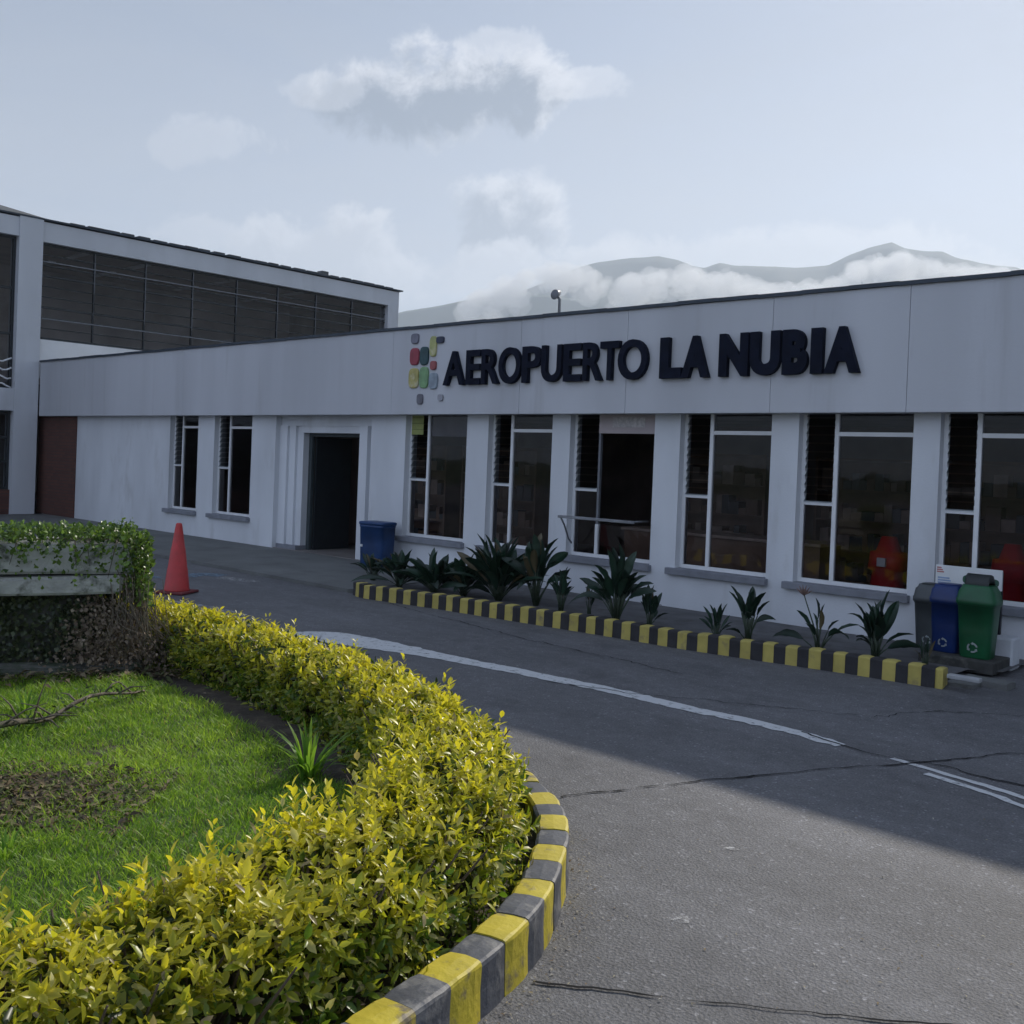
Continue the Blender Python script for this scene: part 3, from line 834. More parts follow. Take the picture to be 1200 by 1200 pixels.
mb.add([(-30.5, 5.2, 7.171), (WX - 0.1, 5.2, 7.171), (WX - 0.1, 10.7, 7.171), (-30.5, 10.7, 7.171), (-28.6, 7.2, 7.75), (-26.2, 9.2, 7.62)], [(0, 1, 5, 4), (1, 2, 5), (2, 3, 4, 5), (3, 0, 4)])
for k in range(24):
    y = 10.9 + k * 0.44
    mb.bbox(WX - 0.5, WX + 0.05 + 0.02 * math.sin(k * 2.1), y, y + 0.36 + 0.05 * math.sin(k * 1.3), 7.171, 7.195 + 0.02 * abs(math.sin(k * 3.7)), 0.005)
mb.bbox(WX - 0.35, WX - 0.1, 18.6, 18.85, 7.2, 7.32, 0.01)
mb.build('roof_sheet', M['roofing'], rfo)

# ================================================================== ISLAND: kerb, soil, lawn, hedge
OUT = [(-10.6, 4.4), (-9, 4.55), (-7.5, 4.62), (-6, 4.58), (-4.75, 4.42), (-3.80, 4.12), (-3.14, 3.77), (-2.86, 3.58), (-2.64, 3.35), (-2.45, 3.07), (-2.28, 2.77), (-2.17, 2.45), (-2.055, 1.93), (-2.00, 1.35), (-2.06, 0.6), (-2.25, -0.2), (-2.7, -1.1), (-3.6, -1.9), (-5.2, -2.4)]
OC = catmull(OUT, 0.02)
kerb('painted_kerb', OC, 0.345, 0.19, 0.14, [M['kerb_black'], M['kerb_yellow']], 1, 'curved yellow and black striped kerb around the hedge and lawn island in front', 0.08, 0.03, 0.003)
T, R = normals2(OC)
INN = OC + R * 0.14
# island soil
mb = MB()
ring = [tuple(p) for p in INN[::8]]
cx, cy = -6.0, 1.0
V = [(p[0], p[1], 0.08) for p in ring] + [(-9.5, -2.6, 0.08), (-11.5, 0.8, 0.08)]
mb.add(V, [tuple(range(len(V)))])
o = mb.build('island_soil', M['soil']); tag(o, kind='structure')
if o.data.polygons[0].normal.z < 0: o.data.polygons[0].flip()
# low outer edge of island where the camera does not look
HC = OC + R * (0.52 - 0.04 * np.clip((-3.0 - OC[:, :1]) / 1.0, 0, 1))                                  # hedge centre line
LI = OC + R * (0.78 + 0.27 * np.clip((-3.0 - OC[:, :1]) / 1.0, 0, 1))                                  # lawn edge
keep = (LI[:, 0] > -9.6)
LE = LI[keep][::8]


def inpoly(P, poly):
    x, y = P[:, 0], P[:, 1]
    c = np.zeros(len(P), bool); j = len(poly) - 1
    for i in range(len(poly)):
        xi, yi = poly[i]; xj, yj = poly[j]
        m = ((yi > y) != (yj > y)) & (x < (xj - xi) * (y - yi) / (yj - yi + 1e-12) + xi)
        c ^= m; j = i
    return c


lawn_poly = np.array([tuple(p) for p in LE] + [(-9.0, -1.8), (-10.5, 0.8)])
def lawn_h(x, y):
    return 0.10 + 0.05 * mnoise.noise(Vector((x * .6, y * .6, 0))) + 0.02 * mnoise.noise(Vector((x * 2.1, y * 2.1, 4)))
gx = np.arange(-10.5, -2.0, 0.12); gy = np.arange(-2.2, 4.2, 0.12)
GX, GY = np.meshgrid(gx, gy, indexing='ij')
Pg = np.stack([GX.ravel(), GY.ravel()], 1)
ins = inpoly(Pg, lawn_poly).reshape(GX.shape)
Z = np.array([lawn_h(a, b) for a, b in Pg]).reshape(GX.shape)
Z = np.where(ins, Z, 0.06)
vid = np.arange(GX.size).reshape(GX.shape)
ok = ins[:-1, :-1] | ins[1:, :-1] | ins[:-1, 1:] | ins[1:, 1:]
F = np.stack([vid[:-1, :-1], vid[1:, :-1], vid[1:, 1:], vid[:-1, 1:]], -1)[ok]
tag(raw_mesh('lawn', np.stack([GX.ravel(), GY.ravel(), Z.ravel()], 1), F, None, M['lawn'], None, True), kind='structure')

patch_c = gz(22, 935, .1)[:2]
# planter monument footprint
PLX1 = wy(150, 640, 3.21)[0]


def patch_w(P):                        # 1 inside the bare patch
    d = (P - patch_c) @ np.array([[0.74, 0.67], [-0.67, 0.74]]).T
    return np.exp(-((d[:, 0] / 0.62) ** 2 + (d[:, 1] / 0.44) ** 2) ** 1.5)


def grass(n):
    P = np.stack([RNG.uniform(-8.6, -2.4, n), RNG.uniform(0.2, 4.0, n)], 1)
    P = P[inpoly(P, lawn_poly)]
    pw = patch_w(P)
    P = P[RNG.random(len(P)) > pw * 0.93]
    cl = np.array([mnoise.noise(Vector((x * 5, y * 5, 1))) for x, y in P])
    big = np.array([mnoise.noise(Vector((x * 1.1, y * 1.1, 7))) for x, y in P])
    k = len(P)
    az = RNG.uniform(0, 2 * PI, k); lean = RNG.uniform(0.1, 0.75, k)
    A = np.stack([np.cos(az) * lean, np.sin(az) * lean, np.ones(k)], 1)
    Nn = np.stack([-np.cos(az), -np.sin(az), lean], 1) + RNG.normal(0, .3, (k, 3))
    L_ = np.clip(RNG.normal(0.045, 0.014, k) * (1 + 0.6 * cl), 0.02, 0.13)
    Wd = RNG.uniform(0.0035, 0.007, k)
    t = np.clip(0.45 + 0.5 * big + 0.3 * cl + RNG.normal(0, .2, k), 0, 1)[:, None]
    C = np.array([0.13, 0.27, 0.03]) * (1 - t) + np.array([0.38, 0.53, 0.07]) * t
    dry = RNG.random(k) < 0.04
    C[dry] = np.array([0.30, 0.27, 0.12])
    z = np.array([lawn_h(x, y) for x, y in P]) - 0.004
    return leaf_mesh('grass', np.c_[P, z], A, Nn, L_, Wd, C, M['leaf_grass'], None, 0.15, 0.25)


tag(grass(170000), 'bright green grass covering the lawn inside the hedge', 'grass', kind='stuff')

# ---- hedge
def hedge():
    root = thing('hedge', 'clipped golden green hedge curving round the lawn inside the striped kerb', 'hedge', (0, 0, 0))
    s = np.r_[0, np.cumsum(np.linalg.norm(np.diff(HC, axis=0), axis=1))]
    T, R = normals2(HC)
    smax = s[np.argmin(np.abs(HC[:, 1] - 0.15) + (HC[:, 0] < -4) * 9)]
    smin = s[np.argmin(np.abs(HC[:, 0] + 8.3))]
    ns = 5200
    q = RNG.uniform(smin, smax, ns * 2)
    # more shoots where it is near to us
    cx_ = np.interp(q, s, HC[:, 0]); cy_ = np.interp(q, s, HC[:, 1])
    q = q[RNG.random(len(q)) < np.clip(1.15 - 0.0 * cx_, 0, 1)][:int(ns * 1.6)]
    cx_ = np.interp(q, s, HC[:, 0]); cy_ = np.interp(q, s, HC[:, 1])
    rx = np.interp(q, s, R[:, 0]); ry = np.interp(q, s, R[:, 1])
    ph = RNG.uniform(-0.10 * PI, 1.10 * PI, len(q))
    hw = (0.325 - 0.06 * np.clip((-3.2 - cx_) / 1.5, 0, 1)) * (1 + 0.10 * np.array([mnoise.noise(Vector((a * 2.3, 0, 5))) for a in q]))
    ht = (0.39 - 0.03 * np.clip((-3.2 - cx_) / 1.5, 0, 1)) * (1 + 0.10 * np.array([mnoise.noise(Vector((a * 1.9, 3, 9))) for a in q]))
    bumps = np.array([mnoise.noise(Vector((a * 4.0, b * 2.0, 2))) for a, b in zip(q, ph)])
    rad = 1.0 + 0.20 * bumps + 0.10 * (RNG.random(len(q)) < 0.10)
    dep = 1 - np.abs(RNG.normal(0, 0.13, len(q)))
    c, sn = np.cos(ph), np.sin(ph)
    u = np.sign(c) * np.abs(c) ** 0.75 * hw * rad * dep      # + = inner side (towards lawn)
    zz = 0.10 + np.clip(np.sign(sn) * np.abs(sn) ** 0.7, -0.1, 1) * ht * rad * dep
    gap = np.array([mnoise.noise(Vector((a * 7.0, b * 3.0, 21))) for a, b in zip(q, ph)])
    ok_ = gap < 0.34 + 0.1 * RNG.random(len(q))
    q, ph, cx_, cy_, rx, ry, c, sn, u, zz, dep, bumps = [v_[ok_] for v_ in (q, ph, cx_, cy_, rx, ry, c, sn, u, zz, dep, bumps)]
    P = np.stack([cx_ + rx * u, cy_ + ry * u, zz], 1)
    out = np.stack([rx * c, ry * c, np.maximum(sn, -.1) * 1.0 + 0.45], 1)
    out = nrm(nrm(out) + RNG.normal(0, .38, (len(q), 3)))
    LP, LA, LN, LL, LW, LCc = [], [], [], [], [], []
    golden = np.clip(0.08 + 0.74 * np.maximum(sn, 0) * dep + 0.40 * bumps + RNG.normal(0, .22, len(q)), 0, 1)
    for i in range(len(q)):
        d = out[i]; ln = RNG.uniform(0.06, 0.13)
        nl = RNG.integers(7, 13)
        tall = sn[i] > 0.6 and dep[i] > .93 and RNG.random() < (0.20 if cx_[i] > -3.0 else 0.05)      # fresh upright shoot
        if tall:
            d = nrm((d * .5 + np.array([0, 0, 1.0]))[None])[0]; ln = RNG.uniform(0.15, 0.24); golden[i] = min(1, golden[i] + .4)
        e1 = np.cross(d, [0.3, 0.2, 0.9]); e1 /= np.linalg.norm(e1); e2 = np.cross(d, e1)
        for k in range(nl):
            f = (k + .5) / nl
            a = k * 2.4 + i
            side = e1 * math.cos(a) + e2 * math.sin(a)
            up = 0.25 + 0.9 * f
            ax = side + d * (up + (.5 if tall else 0)) + RNG.normal(0, .22, 3)
            LP.append(P[i] + d * ln * (f - (0.3 if tall else 0.55)))
            LA.append(ax); LN.append(d - side * 0.4)
            L_ = RNG.uniform(0.022, 0.060) * (1.0 - 0.25 * max(0, f - .7))
            LL.append(L_); LW.append(L_ * RNG.uniform(0.34, 0.50))
            g = np.clip(golden[i] * (0.55 + 0.6 * f) + RNG.normal(0, .10), 0, 1)
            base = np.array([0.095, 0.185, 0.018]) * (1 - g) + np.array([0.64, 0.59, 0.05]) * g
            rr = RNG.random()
            if rr < 0.03: base = np.array([0.36, 0.31, 0.19])
            elif rr < 0.10: base = np.array([0.58, 0.56, 0.24])
            LCc.append(base * RNG.uniform(0.8, 1.15))
    # inner filling
    nf = 9000
    qf = RNG.uniform(smin, smax, nf)
    fx = np.interp(qf, s, HC[:, 0]); fy = np.interp(qf, s, HC[:, 1]); frx = np.interp(qf, s, R[:, 0]); fry = np.interp(qf, s, R[:, 1])
    uf = RNG.uniform(-0.26, 0.26, nf); zf = RNG.uniform(0.13, 0.46, nf)
    Pf = np.stack([fx + frx * uf, fy + fry * uf, zf], 1)
    Af = RNG.normal(0, 1, (nf, 3)); Af[:, 2] += .4
    P_ = np.r_[np.array(LP), Pf]; A_ = np.r_[np.array(LA), Af]; N2 = np.r_[np.array(LN), RNG.normal(0, 1, (nf, 3))]
    L2 = np.r_[np.array(LL), RNG.uniform(.035, .06, nf)]; W2 = np.r_[np.array(LW), RNG.uniform(.016, .026, nf)]
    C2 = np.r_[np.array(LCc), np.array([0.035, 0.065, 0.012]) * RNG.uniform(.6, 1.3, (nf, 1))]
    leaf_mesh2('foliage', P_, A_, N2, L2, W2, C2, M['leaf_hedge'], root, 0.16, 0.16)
    mb = MB()
    for k in range(700):
        a = RNG.uniform(smin, smax)
        x, y = np.interp(a, s, HC[:, 0]), np.interp(a, s, HC[:, 1]); r = np.array([np.interp(a, s, R[:, 0]), np.interp(a, s, R[:, 1])])
        u0 = RNG.uniform(-.12, .12); u1 = u0 + RNG.uniform(-.22, .22)
        tx = RNG.uniform(-.1, .1)
        mb.tube([(x + r[0] * u0, y + r[1] * u0, 0.06), (x + r[0] * (u0 + u1) / 2 + tx, y + r[1] * (u0 + u1) / 2, 0.25), (x + r[0] * u1 + tx * 1.5, y + r[1] * u1, 0.44)], [0.009, 0.006, 0.003], 5)
    mb.build('branches', M['bark'], root, True)
    return root


hedge()

# ---- old concrete planter with ivy at the left
C0 = gz(150, 786, .10)                    # its front right foot
PAZ = math.radians(66.4)
PXD = np.array([math.cos(PAZ), math.sin(PAZ)]); PYD = np.array([-math.sin(PAZ), math.cos(PAZ)])


def PW(p):                                # planter frame -> world
    q = C0[:2] + PXD * p[0] + PYD * p[1]
    return (q[0], q[1], p[2])


zA, zB, zC = wy(148, 637, C0[1])[2], wy(148, 672, C0[1])[2], wy(146, 694, C0[1])[2]
PY = 0.0; XP1 = 0.0; XP0 = -3.2
pl = thing('concrete_planter', 'stained old concrete planter block with two layers, overgrown with ivy', 'planter', (C0[0], C0[1], 0.08), PAZ)


def rough_slab(x0, x1, y0, y1, z0, z1, seed, amp=0.012, nx=40):
    mb = MB()
    bm = bmesh.new(); bmesh.ops.create_cube(bm, size=1)
    for v in bm.verts: v.co = Vector(((x0 + x1) / 2 + v.co.x * (x1 - x0), (y0 + y1) / 2 + v.co.y * (y1 - y0), (z0 + z1) / 2 + v.co.z * (z1 - z0)))
    bmesh.ops.bevel(bm, geom=bm.edges[:], offset=0.018, segments=2, affect='EDGES')
    for _ in range(3): bmesh.ops.subdivide_edges(bm, edges=[e for e in bm.edges if e.calc_length() > 0.07], cuts=1, use_grid_fill=True)
    bmesh.ops.triangulate(bm, faces=bm.faces[:])
    for v in bm.verts:
        n = Vector((mnoise.noise(v.co * 6 + Vector((seed, 0, 0))), mnoise.noise(v.co * 6 + Vector((0, seed, 0))), mnoise.noise(v.co * 6 + Vector((0, 0, seed)))))
        v.co += n * amp
    bm.verts.ensure_lookup_table()
    mb.add([v.co for v in bm.verts], [[q.index for q in f.verts] for f in bm.faces]); bm.free()
    return mb


h0 = 0.08
rough_slab(XP0 - XP1, 0.0, 0.0, 0.75, zB - h0 + 0.004, zA - h0, 1).build('upper_slab', M['concrete'], pl)
rough_slab(XP0 - XP1, -0.06, -0.03, 0.72, zC - h0, zB - h0 - 0.010, 5).build('lower_slab', M['concrete'], pl)
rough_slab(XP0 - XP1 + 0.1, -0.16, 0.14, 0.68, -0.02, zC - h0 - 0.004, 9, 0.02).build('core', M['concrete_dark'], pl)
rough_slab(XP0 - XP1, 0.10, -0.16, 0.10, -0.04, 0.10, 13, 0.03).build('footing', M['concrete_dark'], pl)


def ivy_patch(name, label, pts_fn, n, Lr, colA, colB, mat, cat, vines=None, up=0.5, spread=0.6, vr=0.005):
    P, A, Nn, C, L_ = [], [], [], [], []
    for _ in range(n):
        p, nn = pts_fn()
        p = PW(p); nn = tuple(PXD * nn[0] + PYD * nn[1]) + (nn[2],)
        a = np.array(nn) * spread + RNG.normal(0, .5, 3) + np.array([0, 0, up])
        P.append(p); A.append(a); Nn.append(np.array(nn) + RNG.normal(0, .4, 3)); L_.append(RNG.uniform(*Lr))
        t = RNG.random(); C.append((np.array(colA) * (1 - t) + np.array(colB) * t) * RNG.uniform(.8, 1.2))
    L_ = np.array(L_)
    root = thing(name, label, cat, (0, 0, 0))
    leaf_mesh('foliage', np.array(P), np.array(A), np.array(Nn), L_, L_ * RNG.uniform(.6, .85, n), np.array(C), mat, root, 0.15, 0.15)
    if vines:
        mb = MB()
        for v in vines: mb.tube([PW(q_) for q_ in v], [vr] * (len(v) - 1) + [vr * .4], 5)
        mb.build('stems', M['dead'], root, True)
    return root


def top_pts():
    x = XP1 + 0.03 - abs(RNG.normal(0, 1)) * 1.1 if RNG.random() < .75 else RNG.uniform(XP0, XP1)
    x = max(x, XP0)
    y = PY + RNG.uniform(-0.06, 0.5) ; hum = 0.02 + 0.085 * (1 + mnoise.noise(Vector((x * 3, y * 3, 0))))
    z = zA + RNG.uniform(-0.02, 1) * hum
    if y < PY + 0.02 and RNG.random() < .55: z = zA - abs(RNG.normal(0, 0.05)) - 0.12 * max(0, mnoise.noise(Vector((x * 4, 0, 3))))
    return (x + RNG.normal(0, .02), y, z), (0.05, -0.35, 0.8)


def end_pts():
    f = RNG.random()
    z = zA + 0.06 - f * (zA - zC + 0.15)
    x = XP1 + 0.03 + RNG.uniform(-0.03, 0.09) + 0.03 * f - (0.10 if RNG.random() < .25 else 0)
    y = PY + RNG.uniform(-0.08, 0.45)
    return (x, y, z), (0.8, -0.45, 0.2)


def front_pts():
    x = XP0 * RNG.random() ** 1.4
    f = abs(RNG.normal(0, .16)) + 0.25 * max(0, mnoise.noise(Vector((x * 2.3, 4, 3))))
    return (x, PY - 0.03 - RNG.uniform(0, .04), zA - f), (0, -0.9, -0.2)


def ivy_all():
    if RNG.random() < .09: return front_pts()
    return top_pts() if RNG.random() < 0.66 else end_pts()


vn = []
for k in range(10):
    x = XP1 - RNG.uniform(0, 1.6)
    vn.append([(x, PY + .3, zA + .02), (x + .05, PY - 0.02, zA + .03), (x + RNG.uniform(-.1, .1), PY - 0.035, zA - RNG.uniform(.08, .3))])
for k in range(8):
    y = PY + RNG.uniform(0, .4)
    vn.append([(XP1 - .1, y, zA + .02), (XP1 + .03, y, zA), (XP1 + .06, y + RNG.uniform(-.1, .1), zC), (XP1 + .10, y, zC - .2)])
vn.append([(XP1 - 1.8 + .2 * k, PY + .12 + .05 * math.sin(k * 2.0), zA + .03) for k in range(10)])
ivy_patch('ivy', 'green ivy spilling over the top and one end of the concrete planter', ivy_all, 5200, (0.022, 0.052), (0.025, 0.06, 0.015), (0.19, 0.30, 0.06), M['leaf_ivy'], 'ivy', vn)


def dry_pts():
    f = RNG.random() ** 0.7
    z = zC + 0.05 - f * (zC - 0.10)
    w = 0.08 + 0.32 * f
    x = XP1 - 0.22 + RNG.normal(0, 1) * w * 0.55 + 0.12 * f
    y = PY + 0.10 - 0.22 * f + RNG.uniform(-0.08, 0.35)
    return (x, y, z), (0.3, -0.6, -0.2)


vn = []
for k in range(150):
    x0 = XP1 - 0.02 + RNG.normal(0, .10); w = RNG.normal(0, .16)
    y0 = PY + RNG.uniform(-.05, .3)
    zt_ = zC + RNG.uniform(-.15, .25); zb_ = RNG.uniform(0.10, .35)
    P0 = [(x0, y0, zt_)]
    for f in (.3, .6, 1.0):
        P0.append((x0 + w * f * f + .08 * f + RNG.normal(0, .025), y0 - .14 * f + RNG.normal(0, .03), zt_ + (zb_ - zt_) * f))
    vn.append(P0)
ivy_patch('dead_creeper', 'withered brown creeper hanging down one end of the concrete planter', dry_pts, 3600, (0.018, 0.045), (0.14, 0.105, 0.08), (0.33, 0.27, 0.21), M['leaf_dry'], 'creeper', vn, -0.3, .6, 0.0028)


def wallcreep_pts():
    x = RNG.uniform(XP0 + .1, XP1 - 0.12); z = RNG.uniform(0.12, zC - 0.01)
    return (x, PY + 0.13 - RNG.uniform(0, 0.10) * (1.2 - z), z), (0, -0.9, 0.1)


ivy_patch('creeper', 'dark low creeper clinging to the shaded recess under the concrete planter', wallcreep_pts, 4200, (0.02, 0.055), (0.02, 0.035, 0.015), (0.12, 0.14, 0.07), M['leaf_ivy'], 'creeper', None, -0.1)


def litter(name, label, cat, n, fn, Lr, cols, mat, flat=0.25):
    P, A, Nn, C = [], [], [], []
    for _ in range(n):
        p = fn(); P.append(p)
        az = RNG.uniform(0, 2 * PI); A.append((math.cos(az), math.sin(az), RNG.normal(0, flat)))
        Nn.append((RNG.normal(0, flat), RNG.normal(0, flat), 1)); C.append(np.array(cols[RNG.integers(len(cols))]) * RNG.uniform(.7, 1.2))
    L_ = RNG.uniform(*Lr, n)
    return tag(leaf_mesh(name, np.array(P), np.array(A, float), np.array(Nn, float), L_, L_ * RNG.uniform(.15, .5, n), np.array(C), mat), label, cat, kind='stuff')


def patch_fn():
    while True:
        p = patch_c + np.array([[0.74, -0.67], [0.67, 0.74]]) @ (np.clip(RNG.normal(0, 1, 2), -1.7, 1.7) * np.array([0.36, 0.26]))
        if inpoly(p[None], lawn_poly)[0]: break
    return (p[0], p[1], lawn_h(*p) + RNG.uniform(0, .035))


litter('dry_leaves', 'heap of dry brown cut grass and leaves on the lawn', 'dry leaves', 4200, patch_fn, (0.02, 0.06), [(0.16, 0.12, 0.07), (0.24, 0.20, 0.12), (0.09, 0.07, 0.045), (0.14, 0.15, 0.06), (0.06, 0.05, 0.04)], M['leaf_dry'], 0.35)


def base_fn():
    x = RNG.uniform(XP0, XP1 + 0.35); y = PY - 0.16 - abs(RNG.normal(0, .10))
    return PW((x, y, 0.10 + RNG.uniform(0, .05)))


litter('dry_grass', 'strip of dry brown stalks along the foot of the concrete planter', 'dry grass', 1500, base_fn, (0.03, 0.10), [(0.20, 0.16, 0.10), (0.12, 0.09, 0.06), (0.08, 0.09, 0.04)], M['leaf_dry'], 0.3)

kin = OC[(OC[:, 1] < 3.7) & (OC[:, 1] > 0.6) & (OC[:, 0] > -3.2)]
Tn, Rn = normals2(OC)


def kerb_litter():
    i = RNG.integers(len(kin)); p = kin[i]
    k = np.argmin(((OC - p) ** 2).sum(1))
    p = p - Rn[k] * (0.015 + abs(RNG.normal(0, .07)))
    return (p[0], p[1], 0.006)


litter('leaf_litter', 'crumbs of dry leaf and grit gathered along the foot of the curved kerb', 'leaf litter', 420, kerb_litter, (0.006, 0.022), [(0.30, 0.25, 0.16), (0.20, 0.14, 0.09), (0.36, 0.33, 0.28)], M['leaf_dry'], 0.12)


def road_litter():
    p = gz(RNG.uniform(640, 1230), RNG.uniform(900, 1230))
    return (p[0], p[1], 0.006)


litter('road_grit', 'scattered pale grit and leaf crumbs lying on the sunlit road', 'grit', 230, road_litter, (0.006, 0.02), [(0.34, 0.30, 0.22), (0.40, 0.38, 0.34), (0.22, 0.17, 0.11)], M['leaf_dry'], 0.12)

# ---- fallen branch
b0, b1 = gz(-40, 868, .14), gz(165, 815, .12)
br = thing('fallen_branch', 'long thin dead branch lying across the lawn before the concrete planter', 'branch', (b0[0], b0[1], 0.1))
mb = MB()
d = (b1 - b0)
pts = [(d[0] * f + 0.02 * math.sin(f * 9), d[1] * f + 0.03 * math.sin(f * 7), 0.05 + 0.03 * math.sin(f * 11) + 0.03 * f) for f in np.linspace(0, 1, 14)]
mb.tube(pts, list(np.linspace(0.022, 0.007, 14)), 7)
mb.build('limb', M['dead'], br, True)
mb = MB()
for k in range(16):
    i = 2 + k % 11
    p = np.array(pts[i]); v = RNG.normal(0, 1, 3); v[2] = abs(v[2]) * .5; v /= np.linalg.norm(v)
    ln = RNG.uniform(.12, .3)
    mb.tube([p, p + v * ln * .5 + np.array([0, 0, .02]), p + v * ln], [0.007, 0.005, 0.002], 5)
mb.build('twig', M['dead'], br, True)
n = 260
ii = RNG.integers(1, 14, n)
P = np.array(pts)[ii] + RNG.normal(0, .05, (n, 3)) * np.array([1, 1, .5])
leaf_mesh('foliage', P, RNG.normal(0, 1, (n, 3)) + [0, 0, .3], RNG.normal(0, .5, (n, 3)) + [0, 0, 1], RNG.uniform(.02, .045, n), RNG.uniform(.008, .018, n), np.array([0.07, 0.10, 0.04]) * RNG.uniform(.5, 2.2, (n, 1)), M['leaf_dry'], br)

# ---- tall grass clumps
def blade_clump(name, label, cat, base, n, Lr, W, colA, colB, spread=1.0, mat=None, group=None, up=1.0):
    mb_v, mb_f, mb_c = [], [], []
    for k in range(n):
        az = RNG.uniform(0, 2 * PI); L_ = RNG.uniform(*Lr); lean = RNG.uniform(.15, 1.0) * spread
        h = np.array([math.cos(az), math.sin(az), 0]); side = np.array([-h[1], h[0], 0])
        o = np.array(base) + h * RNG.uniform(0, .05)
        c = (np.array(colA) + (np.array(colB) - np.array(colA)) * RNG.random()) * RNG.uniform(.85, 1.15)
        st = len(mb_v); ns = 5
        for j in range(ns + 1):
            f = j / ns
            p = o + h * L_ * lean * f * (0.4 + .6 * f) + np.array([0, 0, 1]) * L_ * up * (f - 0.45 * lean * f * f)
            w = W * (1 - f) ** .6 * (0.6 + f) if j < ns else 0.0005
            mb_v += [p + side * w / 2 + np.array([0, 0, .15 * w]), p - side * w / 2 + np.array([0, 0, .15 * w])]
            mb_c += [c, c]
        for j in range(ns):
            a = st + 2 * j; mb_f.append((a, a + 1, a + 3, a + 2))
    return tag(raw_mesh(name, np.array(mb_v), np.array(mb_f), np.array(mb_c), mat or M['leaf_grass'], None, True), label, cat, group)


for i, (px, py, nb, lab, ln) in enumerate(((362, 912, 46, 'tall light green grass clump beside the shaded inner side of the hedge', (0.2, 0.36)),
                                       (30, 838, 30, 'leafy grass tuft in the sun at the foot of the concrete planter', (0.12, 0.22)),
                                       (5, 1012, 24, 'dark green grass tuft behind the near part of the hedge', (0.12, 0.2)))):
    g = gz(px, py, .1)
    blade_clump('grass_clump', lab, 'grass clump', (g[0], g[1], 0.09), nb, ln, 0.024 if i == 0 else 0.014, (0.10, 0.23, 0.03), (0.25, 0.40, 0.06), 1.15 if i == 0 else 0.9)

# ================================================================== BIRD OF PARADISE PLANTS
def paddle_plant(base, height, hw, nl, label, flower=False, seed=0, bw=0.075, bare=0.5):
    """hw = half width in metres; each leaf a long bare stalk carrying one paddle blade"""
    rng = np.random.default_rng(100 + seed)
    root = thing('bird_of_paradise_plant', label, 'plant', tuple(base), 0, 'paddle leaved plants in the bed along the terminal wall')
    V, F, C = [], [], []
    mb = MB()
    for k in range(nl):
        az = 2.4 * k + rng.normal(0, .3)
        out = ((k + .5) / nl) ** .7 * rng.uniform(.6, 1.2)
        hh_ = height * (1.0 - 0.45 * out * out) * rng.uniform(.62, 1.04)
        h = np.array([math.cos(az), math.sin(az) * .75, 0])
        o = h * rng.uniform(.005, .035)
        tip = o + h * hw * out * rng.uniform(.8, 1.1) + np.array([0, 0, hh_])
        kf = bare * rng.uniform(.85, 1.15)
        knee = o + h * hw * out * kf * .55 + np.array([0, 0, hh_ * kf * (1.0 + .12 * out)])
        mb.tube([o, (o + knee) / 2 - h * .012, knee], [0.009, 0.007, 0.006], 6)
        ax = nrm((tip - knee)[None])[0]; bl = np.linalg.norm(tip - knee)
        side = np.cross(ax, [0, 0, 1]); side = side / max(np.linalg.norm(side), 1e-3)
        nn = np.cross(side, ax); rol = rng.normal(0, .7)
        side, nn = side * math.cos(rol) + nn * math.sin(rol), nn * math.cos(rol) - side * math.sin(rol)
        wd = bw * rng.uniform(.75, 1.2) * min(1.25, bl / .26)
        c = np.array([0.011, 0.028, 0.017]) * rng.uniform(.6, 1.5)
        if rng.random() < .09: c = np.array([0.08, 0.065, 0.035])
        if rng.random() < .12: dr_x = .5
        else: dr_x = 0
        st = len(V); ns = 9
        dr = rng.uniform(.05, .35) * out + dr_x * out
        for j in range(ns + 1):
            f = j / ns
            w = wd * (math.sin(PI * min(1, f * .93 + .035)) ** .8) if 0 < j < ns else 0.004
            p = knee + ax * bl * f - np.array([0, 0, 1]) * bl * dr * f * f + nn * bl * .05 * math.sin(f * 3)
            ed = (0.30 + .06 * math.sin(j * 2.1 + k)) * w
            V += [p + side * w / 2 + nn * ed, p, p - side * w / 2 + nn * ed]
            C += [c, c * 1.5, c]
        for j in range(ns):
            a = st + 3 * j
            F += [(a, a + 1, a + 4, a + 3), (a + 1, a + 2, a + 5, a + 4)]
    raw_mesh('leaves', np.array(V), np.array(F), np.array(C), M['leaf_strel'], root, True)
    if flower:
        top = np.array([-0.13, -0.08, height * 1.02])
        mb.tube([(0.02, 0.02, 0), (-.05, -.03, height * .5), top], [.008, .007, .005], 6)
        mbf = MB()
        for a in range(6):
            t = -0.9 + a * .38
            mbf.loft([[tuple(top + np.array([math.sin(t) * q, -.01, math.cos(t) * q]) + np.array([math.cos(t) * w * math.cos(s_), w * math.sin(s_) * .5, -math.sin(t) * w * math.cos(s_)])) for s_ in np.linspace(0, 2 * PI, 6, endpoint=False)] for q, w in ((0, .004), (.05, .010), (.10, .002))])
        mbf.build('flower', pm('faded_flower', (0.16, 0.10, 0.085), 0.6, .3, 20), root, True)
    mb.build('stems', M['stem'], root, True)
    return root


M['stem'] = pm('green_stem', (0.035, 0.055, 0.03), 0.5, .3, 10)


def bedpt(px, py, back=0.32):
    Y = gz(px, py + 14)[1] + back
    return np.array([wy(px, py, Y)[0], Y, 0.05])


